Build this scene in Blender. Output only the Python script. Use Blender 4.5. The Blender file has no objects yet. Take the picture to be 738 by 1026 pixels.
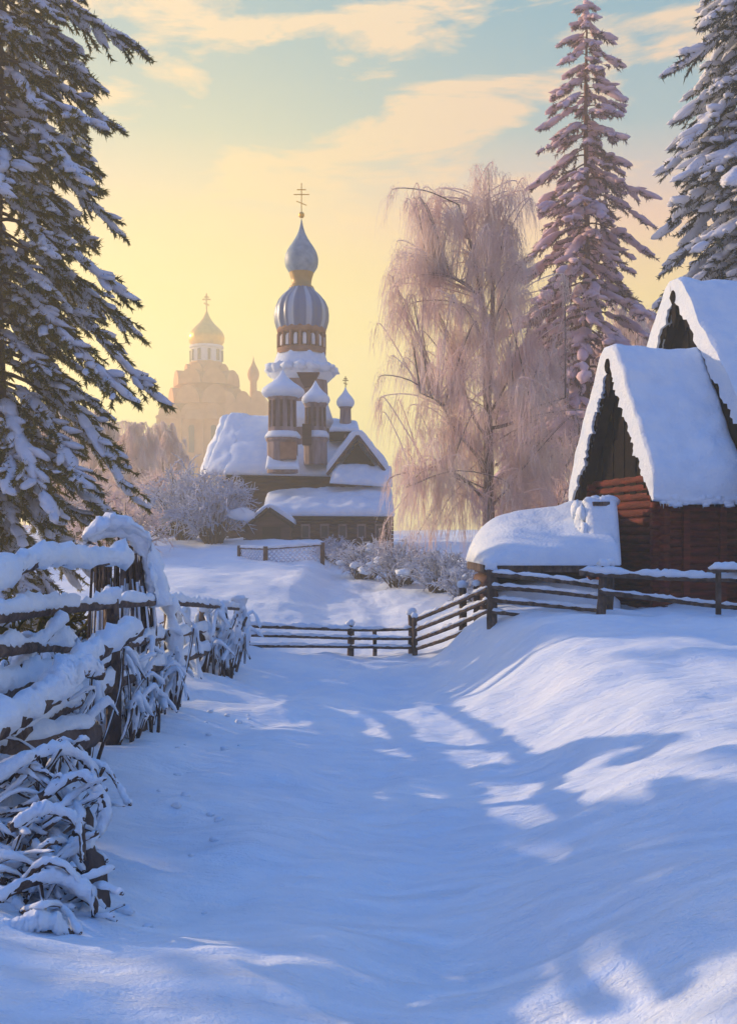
import bpy, math, random
import numpy as np
from mathutils import Vector, noise as mn
R = math.radians
rng = random.Random(7)
nr = np.random.default_rng(7)
sc = bpy.context.scene
col = sc.collection
F, CX, CY = 1050.0, 369.0, 545.0          # focal length and vanishing point, in photograph pixels

def P(px, py, D):
    return np.array([(px - CX) / F * D, D, -(py - CY) / F * D])
def X(px, D): return (px - CX) / F * D
def Z(py, D): return -(py - CY) / F * D

# ------------------------------------------------------------------ mesh helpers
class MB:
    def __init__(s):
        s.v = []; s.n = 0; s.q = []; s.t = []
    def add(s, v, quads=None, tris=None):
        v = np.asarray(v, float).reshape(-1, 3)
        if quads is not None and len(quads): s.q.append(np.asarray(quads, int).reshape(-1, 4) + s.n)
        if tris is not None and len(tris): s.t.append(np.asarray(tris, int).reshape(-1, 3) + s.n)
        s.v.append(v); s.n += len(v)
    def mesh(s, name, origin, smooth):
        v = np.concatenate(s.v) - np.asarray(origin)
        q = np.concatenate(s.q) if s.q else np.zeros((0, 4), int)
        t = np.concatenate(s.t) if s.t else np.zeros((0, 3), int)
        me = bpy.data.meshes.new(name)
        me.vertices.add(len(v)); me.vertices.foreach_set('co', v.astype(np.float32).ravel())
        nl = len(q) * 4 + len(t) * 3
        me.loops.add(nl)
        me.loops.foreach_set('vertex_index', np.concatenate([q.ravel(), t.ravel()]).astype(np.int32))
        me.polygons.add(len(q) + len(t))
        st = np.concatenate([np.arange(len(q)) * 4, len(q) * 4 + np.arange(len(t)) * 3]).astype(np.int32)
        me.polygons.foreach_set('loop_start', st)
        me.update(calc_edges=True)
        me.polygons.foreach_set('use_smooth', np.full(len(q) + len(t), smooth, bool))
        me.validate(); me.update()
        return me

ORIG = {}
def thing(name, label, cat, loc, group=None):
    o = bpy.data.objects.new(name, None); col.objects.link(o)
    o.location = loc; ORIG[o.name] = np.array(loc, float)
    o['label'] = label; o['category'] = cat
    o.empty_display_size = 0.3
    if group: o['group'] = group
    return o
def part(name, mb, mat, parent=None, origin=None, smooth=True):
    po = ORIG[parent.name] if parent else np.zeros(3)
    og = np.array(origin, float) if origin is not None else po
    o = bpy.data.objects.new(name, mb.mesh(name, og, smooth)); col.objects.link(o)
    o.data.materials.append(mat)
    if parent: o.parent = parent
    o.location = og - po; ORIG[o.name] = og
    return o
def tag(o, label, cat, group=None):
    o['label'] = label; o['category'] = cat
    if group: o['group'] = group
    return o

def nrm(v):
    v = np.asarray(v, float); return v / max(np.linalg.norm(v), 1e-9)
def spline(pts, n):
    p = np.asarray(pts, float)
    if len(p) == 2: return p[0] + (p[1] - p[0]) * np.linspace(0, 1, n)[:, None]
    p = np.vstack([2 * p[0] - p[1], p, 2 * p[-1] - p[-2]])
    m = len(p) - 3
    u = np.linspace(0, m - 1e-6, n); k = u.astype(int); f = (u - k)[:, None]
    a, b, c, d = p[k], p[k + 1], p[k + 2], p[k + 3]
    return .5 * (2 * b + (c - a) * f + (2 * a - 5 * b + 4 * c - d) * f ** 2 + (3 * b - a - 3 * c + d) * f ** 3)
def frames(p):
    t = np.gradient(p, axis=0); t /= np.linalg.norm(t, axis=1)[:, None] + 1e-9
    ref = np.where(np.abs(t[:, 2:3]) > .93, np.array([[1., 0, 0]]), np.array([[0, 0, 1.]]))
    s = np.cross(t, ref); s /= np.linalg.norm(s, axis=1)[:, None] + 1e-9
    return t, s, np.cross(s, t)
def ringfaces(n, k):
    i = np.arange(n - 1)[:, None] * k; j = np.arange(k)[None, :]; j2 = (j + 1) % k
    return np.stack([i + j, i + j2, i + k + j2, i + k + j], -1).reshape(-1, 4)
def tube(mb, pts, rad, sides=7, rough=0.0):
    p = np.asarray(pts, float); n = len(p)
    r = np.broadcast_to(np.asarray(rad, float), (n,)) if np.ndim(rad) else np.full(n, rad)
    t, s, u = frames(p)
    a = np.arange(sides) / sides * 2 * math.pi
    rr = r[:, None] * (1 + rough * nr.normal(0, 1, (n, sides)))
    v = p[:, None] + rr[..., None] * (np.cos(a)[None, :, None] * s[:, None] + np.sin(a)[None, :, None] * u[:, None])
    v = np.concatenate([v.reshape(-1, 3), p[:1], p[-1:]])
    j = np.arange(sides); j2 = (j + 1) % sides
    tr = np.concatenate([np.stack([j2, j, np.full(sides, n * sides)], -1),
                         np.stack([(n - 1) * sides + j, (n - 1) * sides + j2, np.full(sides, n * sides + 1)], -1)])
    mb.add(v, ringfaces(n, sides), tr)
def snow_on(mb, pts, w, h, base=0.0, sides=10, lump=.26, n=None, gaps=0.0, under=.35):
    """a lumpy bank of snow lying along the upper side of a pole"""
    p = np.asarray(pts, float); n = len(p)
    t, s, u = frames(p)
    s = s.copy(); s[:, 2] = 0; s /= np.linalg.norm(s, axis=1)[:, None] + 1e-9
    ph = nr.uniform(0, 50)
    seg = np.concatenate([[0], np.cumsum(np.linalg.norm(np.diff(p, axis=0), axis=1))])
    k1 = np.array([mn.noise(Vector((ph + d * 2.2 / max(h, .05) * .12, 3.1, ph))) for d in seg])
    k2 = np.array([mn.noise(Vector((ph + d * 7.0, 1.1, ph))) for d in seg])
    k3 = np.array([mn.noise(Vector((ph + d * 19.0, 5.1, ph))) for d in seg])
    m = 1 + lump * (1.4 * k1 + 1.1 * k2 + .6 * k3)
    m *= np.clip(np.minimum(seg, seg[-1] - seg) / (h * 1.1 + .01), .12, 1) ** .5
    if gaps: m *= np.clip(.35 + 1.3 * (k1 + .5), .15, 1.0)
    a = np.arange(sides) / sides * 2 * math.pi
    up = np.array([0, 0, 1.0])
    ca, sa = np.cos(a), np.sin(a)
    hh = np.where(sa > 0, sa, sa * under)
    v = p[:, None] + (w * m)[:, None, None] * ca[None, :, None] * s[:, None] \
        + up * ((h * m)[:, None, None] * hh[None, :, None] + base)
    q_ = v.reshape(-1, 3); f_ = 1.0 / max(w, .02)
    lum = np.array([mn.noise(Vector(x * f_ * .9)) + .6 * mn.noise(Vector(x * f_ * 2.3)) for x in q_]).reshape(v.shape[:2])
    v = p[:, None] + up * base + (v - p[:, None] - up * base) * (1 + .42 * lum)[..., None] + nr.normal(0, 1, v.shape) * w * .06
    v = np.concatenate([v.reshape(-1, 3), p[:1] + up * base, p[-1:] + up * base])
    j = np.arange(sides); j2 = (j + 1) % sides
    tr = np.concatenate([np.stack([j2, j, np.full(sides, n * sides)], -1),
                         np.stack([(n - 1) * sides + j, (n - 1) * sides + j2, np.full(sides, n * sides + 1)], -1)])
    mb.add(v, ringfaces(n, sides), tr)
def lathe(mb, c, prof, seg=24, ribs=0, amp=0.0, rot=0.0):
    prof = np.asarray(prof, float); a = np.arange(seg) / seg * 2 * math.pi + rot
    k = 1 + (amp * np.cos(ribs * a) if ribs else 0 * a)
    v = np.stack([prof[:, None, 0] * (np.cos(a) * k)[None], prof[:, None, 0] * (np.sin(a) * k)[None],
                  np.repeat(prof[:, 1:2], seg, 1)], -1).reshape(-1, 3) + np.asarray(c, float)
    mb.add(v, ringfaces(len(prof), seg))
def box(mb, c, sx, sy, sz, ax=(1, 0, 0)):
    ax = nrm(ax); ay = np.array([-ax[1], ax[0], 0]); az = np.array([0, 0, 1.])
    c = np.asarray(c, float)
    v = [c + ax * sx / 2 * i + ay * sy / 2 * j + az * sz / 2 * k for i in (-1, 1) for j in (-1, 1) for k in (-1, 1)]
    mb.add(v, [[0, 1, 3, 2], [4, 6, 7, 5], [0, 4, 5, 1], [2, 3, 7, 6], [0, 2, 6, 4], [1, 5, 7, 3]])
def prism(mb, poly, d):
    """convex-ish planar polygon (3-D points) pushed along vector d"""
    p = np.asarray(poly, float); n = len(p); c = p.mean(0)
    v = np.concatenate([p, p + d, [c], [c + d]])
    i = np.arange(n); j = (i + 1) % n
    mb.add(v, np.stack([i, j, j + n, i + n], -1),
           np.concatenate([np.stack([j, i, np.full(n, 2 * n)], -1), np.stack([i + n, j + n, np.full(n, 2 * n + 1)], -1)]))

def ico(sub):
    import bmesh
    b = bmesh.new(); bmesh.ops.create_icosphere(b, subdivisions=sub, radius=1)
    v = np.array([x.co[:] for x in b.verts]); f = np.array([[q.index for q in fc.verts] for fc in b.faces]); b.free()
    return v, f
ICO = {1: ico(1), 2: ico(2), 3: ico(3)}
def blob(mb, c, ax, ay, az, sub=2, lump=.18, freq=1.6):
    v, f = ICO[sub]
    ph = nr.uniform(-50, 50, 3)
    d = np.array([mn.noise(Vector(x * freq + ph)) for x in v])
    w = v * (1 + lump * 2 * d)[:, None]
    mb.add(np.asarray(c) + w[:, :1] * ax + w[:, 1:2] * ay + w[:, 2:] * az, tris=f)

def roof_snow(mb, O, a, c, L, prof, t, nb=16, wob=.06, k=26, sag=0.0, rag=0.0):
    """snow quilt over a roof: prof is the roof line (s, z) along c; a is the ridge direction, L its length"""
    O = np.asarray(O, float); a = nrm(a); c = nrm(c)
    prof = np.asarray(prof, float)
    d = np.concatenate([[0], np.cumsum(np.linalg.norm(np.diff(prof, axis=0), axis=1))])
    q = np.linspace(0, 1, k); dd = q * d[-1]
    s = np.interp(dd, d, prof[:, 0]); z = np.interp(dd, d, prof[:, 1])
    for _ in range(2):
        s[1:-1] = (s[:-2] + 2 * s[1:-1] + s[2:]) / 4; z[1:-1] = (z[:-2] + 2 * z[1:-1] + z[2:]) / 4
    tg = np.stack([np.gradient(s), np.gradient(z)], -1); tg /= np.linalg.norm(tg, axis=1)[:, None]
    nm = np.stack([-tg[:, 1], tg[:, 0]], -1)
    if nm[:, 1].mean() < 0: nm = -nm
    env = np.clip(1 - np.abs(2 * q - 1) ** 14, .25, 1)
    us = np.concatenate([[0, .012, .035], np.linspace(.08, .92, nb), [.965, .988, 1]])
    ek = np.concatenate([[.78, .93, 1], np.ones(nb), [1, .93, .78]])
    ph = nr.uniform(0, 90)
    rings = []
    for u, e in zip(us, ek):
        w = np.array([mn.noise(Vector((u * L * .9 + ph, x * .9, ph))) + .5 * mn.noise(Vector((u * L * 3 + ph, x * 3, ph))) for x in dd])
        th = t * env * e * (1 + wob * 2.2 * w)
        drop = sag * math.sin(u * math.pi)
        out = np.stack([s + nm[:, 0] * th, z + nm[:, 1] * th - drop], -1)
        ew = wob * 1.6 * np.array([mn.noise(Vector((x * 2 + ph, u * 9, 4.))) for x in dd]) * (1 if u in (0, 1) else 0)
        rg = rag * (1 if u * L < .10 else 0) * np.array([max(0, .35 + 1.1 * mn.noise(Vector((x * 5.5 + ph, 2.2, ph))) + .9 * mn.noise(Vector((x * 13 + ph, 7.2, ph)))) for x in dd]) if rag else 0 * dd
        rg = rg * np.clip(8 * np.minimum(q, 1 - q), 0, 1)
        inn = np.stack([s - nm[:, 0] * rg, z - nm[:, 1] * rg - drop], -1)
        ring = np.concatenate([out, inn[::-1]])
        rings.append(O + a * (u * L) + ring[:, :1] * c + ring[:, 1:2] * np.array([0, 0, 1.]))
    v = np.concatenate(rings); n2 = 2 * k
    mb.add(v, ringfaces(len(us), n2))
    for ring in (rings[0], rings[-1]):
        i = np.arange(k - 1)
        mb.add(ring, np.stack([i, i + 1, n2 - 2 - i, n2 - 1 - i], -1))
def slab(mb, A, B, C, D, t, nu=18, nv=18, wob=.05, pw=10):
    """snow quilt on the quad A-B-C-D (A,B low edge; D,C high edge)"""
    A, B, C, D = [np.asarray(x, float) for x in (A, B, C, D)]
    e = np.array([0, .015, .045, .09]); g = np.concatenate([e, np.linspace(.14, .86, nu), 1 - e[::-1]])
    h = np.concatenate([e, np.linspace(.14, .86, nv), 1 - e[::-1]])
    U, V = np.meshgrid(g, h, indexing='ij')
    base = (A * ((1 - U) * (1 - V))[..., None] + B * (U * (1 - V))[..., None] + C * (U * V)[..., None] + D * ((1 - U) * V)[..., None])
    nrmv = nrm(np.cross(B - A, D - A));
    if nrmv[2] < 0: nrmv = -nrmv
    ph = nr.uniform(0, 60); sz = np.linalg.norm(B - A)
    w = np.array([[mn.noise(Vector((x[0] * 1.1 + ph, x[1] * 1.1, x[2]))) + .5 * mn.noise(Vector((x[0] * 3.1, x[1] * 3.1, ph))) for x in r] for r in base])
    prof = ((1 - np.abs(2 * U - 1) ** pw).clip(0.06) * (1 - np.abs(2 * V - 1) ** pw).clip(0.06)) ** .45
    top = base + (t * prof * (1 + wob * 3 * w))[..., None] * nrmv
    a, b = U.shape; idx = np.arange(a * b).reshape(a, b)
    qt = np.stack([idx[:-1, :-1], idx[1:, :-1], idx[1:, 1:], idx[:-1, 1:]], -1).reshape(-1, 4)
    mb.add(np.concatenate([top.reshape(-1, 3), (base - nrmv * .02).reshape(-1, 3)]), np.concatenate([qt, qt[:, ::-1] + a * b]))
    brd = np.concatenate([idx[:, 0], idx[-1, 1:], idx[-2::-1, -1], idx[0, -2:0:-1]])
    nx = np.roll(brd, -1)
    mb.q.append(np.stack([brd, brd + a * b, nx + a * b, nx], -1) + mb.n - 2 * a * b)

# ------------------------------------------------------------------ materials
def S(c):
    return tuple(((x / 255) / 12.92 if x / 255 <= .04045 else ((x / 255 + .055) / 1.055) ** 2.4) for x in c) + (1,)
def mat(name, c1, c2=None, scale=4.0, rough=.8, bump=0.0, bscale=None, stretch=(1, 1, 1), metal=0.0, transl=0.0, detail=6, c3=None, spec=.3):
    m = bpy.data.materials.new(name); m.use_nodes = True
    nt = m.node_tree; b = nt.nodes['Principled BSDF']; L = nt.links.new
    b.inputs['Roughness'].default_value = rough; b.inputs['Metallic'].default_value = metal
    b.inputs['Specular IOR Level'].default_value = spec
    tc = nt.nodes.new('ShaderNodeTexCoord'); mp = nt.nodes.new('ShaderNodeMapping')
    mp.inputs['Scale'].default_value = stretch
    L(tc.outputs['Object'], mp.inputs['Vector'])
    c2 = c2 or c1
    n = nt.nodes.new('ShaderNodeTexNoise'); n.inputs['Scale'].default_value = scale; n.inputs['Detail'].default_value = detail
    L(mp.outputs[0], n.inputs['Vector'])
    r = nt.nodes.new('ShaderNodeValToRGB'); r.color_ramp.elements[0].position = .32; r.color_ramp.elements[1].position = .68
    r.color_ramp.elements[0].color = tuple(c1[:3]) + (1,); r.color_ramp.elements[1].color = tuple(c2[:3]) + (1,)
    if c3: e = r.color_ramp.elements.new(.5); e.color = tuple(c3[:3]) + (1,)
    L(n.outputs['Fac'], r.inputs['Fac']); L(r.outputs[0], b.inputs['Base Color'])
    if bump:
        n2 = nt.nodes.new('ShaderNodeTexNoise'); n2.inputs['Scale'].default_value = bscale or scale * 4; n2.inputs['Detail'].default_value = 8
        L(mp.outputs[0], n2.inputs['Vector'])
        bp = nt.nodes.new('ShaderNodeBump'); bp.inputs['Strength'].default_value = bump; bp.inputs['Distance'].default_value = .05
        L(n2.outputs['Fac'], bp.inputs['Height']); L(bp.outputs[0], b.inputs['Normal'])
    if transl:
        tr = nt.nodes.new('ShaderNodeBsdfTranslucent'); mx = nt.nodes.new('ShaderNodeMixShader')
        mx.inputs[0].default_value = transl
        L(r.outputs[0], tr.inputs['Color']); L(b.outputs[0], mx.inputs[1]); L(tr.outputs[0], mx.inputs[2])
        L(mx.outputs[0], nt.nodes['Material Output'].inputs['Surface'])
    return m
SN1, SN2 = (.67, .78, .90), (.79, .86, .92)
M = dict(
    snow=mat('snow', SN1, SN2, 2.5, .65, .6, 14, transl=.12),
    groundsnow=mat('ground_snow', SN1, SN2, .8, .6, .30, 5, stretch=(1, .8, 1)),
    bark=mat('bark', (.055, .04, .035), (.14, .105, .09), 6, .9, .6, 14, stretch=(1, 1, .35)),
    shadedark=mat('shade_dark_board', (.006, .005, .005), (.018, .012, .011), 5, .9, .3, 12, spec=.1),  # near-black trim and gables; the gables' shade is put into this colour
    birchbark=mat('birch_bark', (.10, .075, .07), (.26, .21, .19), 3, .85, .3, 9, stretch=(1, 1, .6)),
    redbark=mat('pine_bark', (.13, .065, .05), (.24, .13, .10), 3, .9, .4, 9, stretch=(1, 1, .4)),
    wood=mat('weathered_wood', (.035, .024, .020), (.16, .115, .09), 7, .85, .9, 26, stretch=(1, 1, .6), c3=(.08, .055, .045)),
    darkwood=mat('dark_carved_wood', (.012, .009, .008), (.030, .021, .018), 5, .85, .4, 12),
    redlog=mat('red_log', (.07, .009, .005), (.20, .028, .012), 2.6, .8, .7, 10, stretch=(.9, .9, 5), c3=(.12, .018, .009)),
    brownlog=mat('brown_log', (.05, .026, .024), (.12, .065, .058), 1.2, .85, .4, 5, stretch=(.5, .5, 4)),
    churchwall=mat('church_plank', (.15, .10, .10), (.33, .25, .25), 1.5, .85, .3, 5, stretch=(2, 2, .5)),
    rust=mat('rust_wood', (.22, .10, .06), (.34, .18, .11), 2, .8, .3, 5),
    needles=mat('needles', (.075, .088, .020), (.22, .18, .045), 1.2, .8, transl=.6),
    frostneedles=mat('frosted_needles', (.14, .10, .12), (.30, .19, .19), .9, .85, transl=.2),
    bluneedles=mat('blue_needles', (.03, .045, .03), (.10, .10, .10), 1.0, .85, transl=.2),
    spsnow=mat('bough_snow', (.66, .70, .80), (.82, .84, .9), 2.0, .7, .6, 8, transl=.22),
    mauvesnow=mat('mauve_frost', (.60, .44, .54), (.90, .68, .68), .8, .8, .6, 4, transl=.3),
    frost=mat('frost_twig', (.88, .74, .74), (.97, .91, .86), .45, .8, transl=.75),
    frostblue=mat('blue_frost', (.52, .58, .72), (.74, .78, .88), 1.2, .8, transl=.25),
    gold=mat('gold_leaf', (.72, .36, .05), (.88, .50, .10), 1.0, .35, metal=.6),
    dullgold=mat('dull_gilding', (.30, .19, .07), (.46, .30, .12), 1.0, .5, metal=.3),
    domeblue=mat('blue_dome', (.11, .18, .26), (.25, .34, .40), 2.2, .5, .15, 4),
    ice=mat('icicle_ice', (.60, .68, .76), (.72, .80, .86), 3, .15, transl=.4, spec=.6),
    white=mat('whitewash', (.62, .58, .54), (.74, .70, .66), 2, .8),
    brick=mat('pink_brick', (.55, .21, .07), (.70, .33, .14), .5, .85, .2, 3),
    glass=mat('window_glass', (.02, .022, .03), (.05, .05, .06), 2, .25),
)
def grain(m):
    nt = m.node_tree; L = nt.links.new; b = nt.nodes['Principled BSDF']; old = b.inputs['Normal'].links[0].from_node
    tc = nt.nodes.new('ShaderNodeTexCoord')
    mp = nt.nodes.new('ShaderNodeMapping'); mp.inputs['Rotation'].default_value = (0, 0, .5); mp.inputs['Scale'].default_value = (.8, 2.6, 1)
    L(tc.outputs['Object'], mp.inputs['Vector'])
    n1 = nt.nodes.new('ShaderNodeTexNoise'); n1.inputs['Scale'].default_value = 2.2; n1.inputs['Detail'].default_value = 9; n1.inputs['Roughness'].default_value = .62; n1.inputs['Distortion'].default_value = .6
    L(mp.outputs[0], n1.inputs['Vector'])
    n2 = nt.nodes.new('ShaderNodeTexNoise'); n2.inputs['Scale'].default_value = 55; n2.inputs['Detail'].default_value = 4
    L(tc.outputs['Object'], n2.inputs['Vector'])
    for n_, st, di in ((n1, .8, .09), (n2, .6, .014)):
        bp = nt.nodes.new('ShaderNodeBump'); bp.inputs['Strength'].default_value = st; bp.inputs['Distance'].default_value = di
        L(n_.outputs['Fac'], bp.inputs['Height']); L(old.outputs[0], bp.inputs['Normal']); old = bp
    L(old.outputs[0], b.inputs['Normal'])
grain(M['groundsnow'])
# ribbed dome of alternating blue and silver gores
def ribmat():
    m = bpy.data.materials.new('striped_dome'); m.use_nodes = True; nt = m.node_tree; L = nt.links.new
    b = nt.nodes['Principled BSDF']; b.inputs['Roughness'].default_value = .42; b.inputs['Metallic'].default_value = .15
    tc = nt.nodes.new('ShaderNodeTexCoord'); sp = nt.nodes.new('ShaderNodeSeparateXYZ'); L(tc.outputs['Object'], sp.inputs[0])
    at = nt.nodes.new('ShaderNodeMath'); at.operation = 'ARCTAN2'; L(sp.outputs[1], at.inputs[0]); L(sp.outputs[0], at.inputs[1])
    mu = nt.nodes.new('ShaderNodeMath'); mu.operation = 'MULTIPLY'; mu.inputs[1].default_value = 9; L(at.outputs[0], mu.inputs[0])
    sn = nt.nodes.new('ShaderNodeMath'); sn.operation = 'SINE'; L(mu.outputs[0], sn.inputs[0])
    r = nt.nodes.new('ShaderNodeValToRGB'); L(sn.outputs[0], r.inputs[0])
    r.color_ramp.elements[0].position = .25; r.color_ramp.elements[0].color = (.09, .14, .24, 1)
    r.color_ramp.elements[1].position = .75; r.color_ramp.elements[1].color = (.34, .40, .47, 1)
    e = r.color_ramp.elements.new(.45); e.color = (.13, .18, .28, 1)
    L(r.outputs[0], b.inputs['Base Color'])
    return m
M['rib'] = ribmat()

# ------------------------------------------------------------------ ground
def sm(t): t = min(max(t, 0), 1); return t * t * (3 - 2 * t)
YK = [-30, 2, 4, 6, 9, 14, 20, 26, 32, 40, 49, 57, 75, 110, 200, 380]
ZK = [-1.6, -1.74, -1.83, -2.03, -2.19, -2.35, -2.52, -2.66, -2.45, -1.95, -1.45, -.45, 0, .8, 2.2, 4.5]
def ground(x, y, fine=True):
    z = float(np.interp(y, YK, ZK))
    amt = float(np.interp(y, [-5, 4, 8, 13, 18, 24, 32, 45, 60], [.3, .40, .62, .92, 1.1, 1.25, 1.0, .35, 0]))
    xc = float(np.interp(y, [0, 4, 8, 13, 22, 30, 45], [1.5, 1.5, 1.9, 2.1, 2.0, 3.2, 6]))
    w = float(np.interp(y, [0, 4, 10, 22, 40], [2.0, 2.2, 2.6, 1.9, 5]))
    z += amt * sm((x - xc + w / 2) / w)
    la = float(np.interp(y, [0, 5, 9, 16, 24, 40], [.1, .15, .28, .25, .10, .6]))
    z += la * sm((-1.2 - x) / 1.8)
    if y > 25: z += .5 * sm((y - 25) / 20) * sm((abs(x + 4) - 7) / 10)
    if fine and y < 120:
        f = 1 if y > 1 else .6
        # wind-shaped drifts running obliquely across the lane
        u, v = x * .82 + y * .35, -x * .3 + y * .72
        z += .20 * f * mn.noise(Vector((u * .42, v * .36, 1.7)))
        z += .13 * f * mn.noise(Vector((u * .75 + 5, v * .95, 4.2)))
        z += .055 * f * mn.noise(Vector((u * 1.7, v * 2.5, 8.8)))
        z += .022 * f * mn.noise(Vector((u * 5, v * 6.5, 2.8)))
        if y < 30: z += .030 * f * max(0, .15 + mn.noise(Vector((u * 2.2 + 9, v * 5.5, 6.1)))) ** 1.5 + .008 * mn.noise(Vector((u * 13, v * 15, 1.1)))
        z += .05 * f * abs(mn.noise(Vector((u * .9 + 30, v * 1.5, .3))))
        # soft trodden hollow of the lane
        z -= .10 * math.exp(-((x - .15 - .35 * math.sin(y * .42)) / .55) ** 2) * f
    return z
def build_ground():
    su = np.linspace(-1, 1, 401); xs = 140 * np.sinh(su * 5.2) / math.sinh(5.2)
    ys = np.concatenate([np.linspace(-28, 1.8, 30), 2 * np.exp(np.linspace(0, math.log(180), 480))])
    XX, YY = np.meshgrid(xs, ys, indexing='ij')
    ZZ = np.array([[ground(x, y) for y in ys] for x in xs])
    a, b = XX.shape; i = np.arange(a * b).reshape(a, b)
    mb = MB(); mb.add(np.stack([XX, YY, ZZ], -1), np.stack([i[:-1, :-1], i[1:, :-1], i[1:, 1:], i[:-1, 1:]], -1).reshape(-1, 4))
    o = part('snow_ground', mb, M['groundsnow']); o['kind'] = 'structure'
build_ground()
def G(px, D, dz=0.0): x = X(px, D); return np.array([x, D, ground(x, D) + dz])

# ------------------------------------------------------------------ conifers
UP = np.array([0, 0, 1.])
def spruce(name, label, base, H, Rad, t0, nb, droop, mats, seed, snowk=1.0, blades=16, bl=.17, sn_sz=.30, pw=.85, group=None, ttop=.985, az0=None, trunkr=None, lenj=(.72, 1.1), sub=2, twn=9, low=1.0, fill=1.0):
    r = random.Random(seed); root = thing(name, label, 'tree', base, group)
    base = np.array(base); mt, mnn, ms = mats
    tr = MB(); zs = np.linspace(-.4, H, 26)
    tp = np.array([base + [.04 * math.sin(z * .5), .04 * math.cos(z * .4), z] for z in zs])
    R0 = trunkr or H * .014
    tube(tr, tp, R0 * (1 - np.clip(zs, 0, H) / H) ** .8 + .02, 9, .05)
    nd, sn = MB(), MB()
    bt, bv, sides = [], [], None
    for i in range(nb):
        t = t0 + (ttop - t0) * ((i + r.random() * .7) / nb) ** 1.0
        az = i * 2.39996 + r.uniform(-.35, .35)
        L = Rad * max(1 - (t - t0 * .6) / (1 - t0 * .6), .02) ** pw * r.uniform(*lenj) * min(1, low + (1 - low) * t / .42) + .12
        dr = droop * r.uniform(.75, 1.3) * (1.15 - .5 * t)
        d = np.array([math.cos(az), math.sin(az), 0]); sd = np.array([-d[1], d[0], 0])
        o = base + UP * H * t
        bend = r.uniform(-.3, .3)
        s = np.linspace(0, 1, 11)
        path = o + d * (L * s)[:, None] + sd * (bend * L * s ** 2)[:, None] + UP * (L * (.16 * s - dr * s ** 1.7 + .14 * s ** 5))[:, None]
        tube(tr, path, np.linspace(.012 + L * .012, .008, 11), 4)
        ntw = max(4, int(twn * (L / Rad) ** .6 * 2))
        for k in range(ntw):
            q = r.uniform(.12, 1) ** .8
            side = 1 if k % 2 else -1
            p0 = np.array([np.interp(q, s, path[:, j]) for j in range(3)])
            tl = L * r.uniform(.20, .40) * (1.1 - .6 * q) + .10
            td = nrm(d * r.uniform(.55, 1.0) + sd * side * r.uniform(.3, 1.0) - UP * r.uniform(.15, .75))
            if q > .93: td = nrm(d - UP * .5); tl *= .8
            # needles: slim blades in a brush round the twig
            nbz = int(blades * (.5 + tl / .9))
            m = nr.uniform(0, 1, nbz)[:, None]
            c = p0 + td * tl * m - UP * (.18 * tl * m ** 2)
            dirv = td * .7 + nr.normal(0, .55, (nbz, 3)) - UP * nr.uniform(0, .75, (nbz, 1)); dirv /= np.linalg.norm(dirv, axis=1)[:, None]
            wv = np.cross(dirv, nr.normal(0, 1, (nbz, 3))); wv /= np.linalg.norm(wv, axis=1)[:, None] + 1e-9
            ln = bl * nr.uniform(.6, 1.5, (nbz, 1)); wd = bl * .17
            vv = np.stack([c - wv * wd, c + wv * wd, c + dirv * ln], 1).reshape(-1, 3)
            nd.add(vv, tris=np.arange(nbz * 3).reshape(-1, 3))
            # pillows of snow on the twig's upper side
            if r.random() < snowk * (.45 + .5 * q) * (.6 + .4 * fill):
                ss = sn_sz * r.uniform(.55, 1.25) * (.45 + .55 * min(L / Rad * 1.3, 1))
                cc = p0 + td * tl * r.uniform(.25, .7) + UP * ss * .16 - UP * .06 * tl
                lat = nrm(np.cross(td, UP)); nn = np.cross(lat, td)
                blob(sn, cc, td * ss * r.uniform(.8, 1.5), lat * ss * r.uniform(.38, .62), nn * ss * r.uniform(.24, .38), sub, .26, 1.5)
        # snow along the bough itself
        nbk = max(2, int(fill * (snowk * 5 * L / max(Rad, 1) + 1.5)))
        for k in range(nbk):
            q = r.uniform(.25, .98)
            p0 = np.array([np.interp(q, s, path[:, j]) for j in range(3)])
            p1 = np.array([np.interp(min(q + .05, 1), s, path[:, j]) for j in range(3)]) + d * 1e-3
            td = nrm(p1 - p0); lat = nrm(np.cross(td, UP)); nn = np.cross(lat, td)
            ss = sn_sz * r.uniform(.7, 1.4) * (.5 + .5 * min(L / Rad * 1.3, 1))
            if r.random() < snowk:
                blob(sn, p0 + UP * ss * .2, td * ss * 1.3, lat * ss * r.uniform(.5, .8), nn * ss * .34, sub, .26, 1.5)
    # leader
    for k in range(5):
        blob(sn, base + UP * (H * (ttop - .004 * k) - .12 * k), np.array([.10 + .03 * k, 0, 0]), np.array([0, .10 + .03 * k, 0]), UP * .16, 2)
    part('trunk', tr, M[mt], root); part('needles', nd, M[mnn], root); part('snow', sn, M[ms], root)
    return root

D = 26.0
spruce('spruce_tree', 'big snow-laden green spruce rising out of the picture behind the left fence', G(-4, D), 21.5, 4.5, .03, 215, .98,
       ('bark', 'needles', 'spsnow'), 3, .95, blades=85, bl=.13, sn_sz=.225, pw=.34, lenj=(.5, 1.2), twn=16, low=.36, fill=3.0)
D = 52.0
spruce('spruce_tree', 'tall slim frosted spruce with bare lower trunk behind the birch and cottage', G(587, D), 27.6, 5.3, .22, 124, .92,
       ('redbark', 'frostneedles', 'mauvesnow'), 11, .85, blades=34, bl=.20, sn_sz=.48, pw=.66, lenj=(.55, 1.12), sub=2, twn=10, trunkr=.26)
D = 36.0
spruce('spruce_tree', 'massive dark spruce with bluish snow rising behind the larger log house', G(772, D), 27.5, 3.9, .08, 300, .98,
       ('bark', 'bluneedles', 'spsnow'), 19, .9, blades=44, bl=.17, sn_sz=.36, pw=.24, lenj=(.5, 1.12), twn=12)

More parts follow.
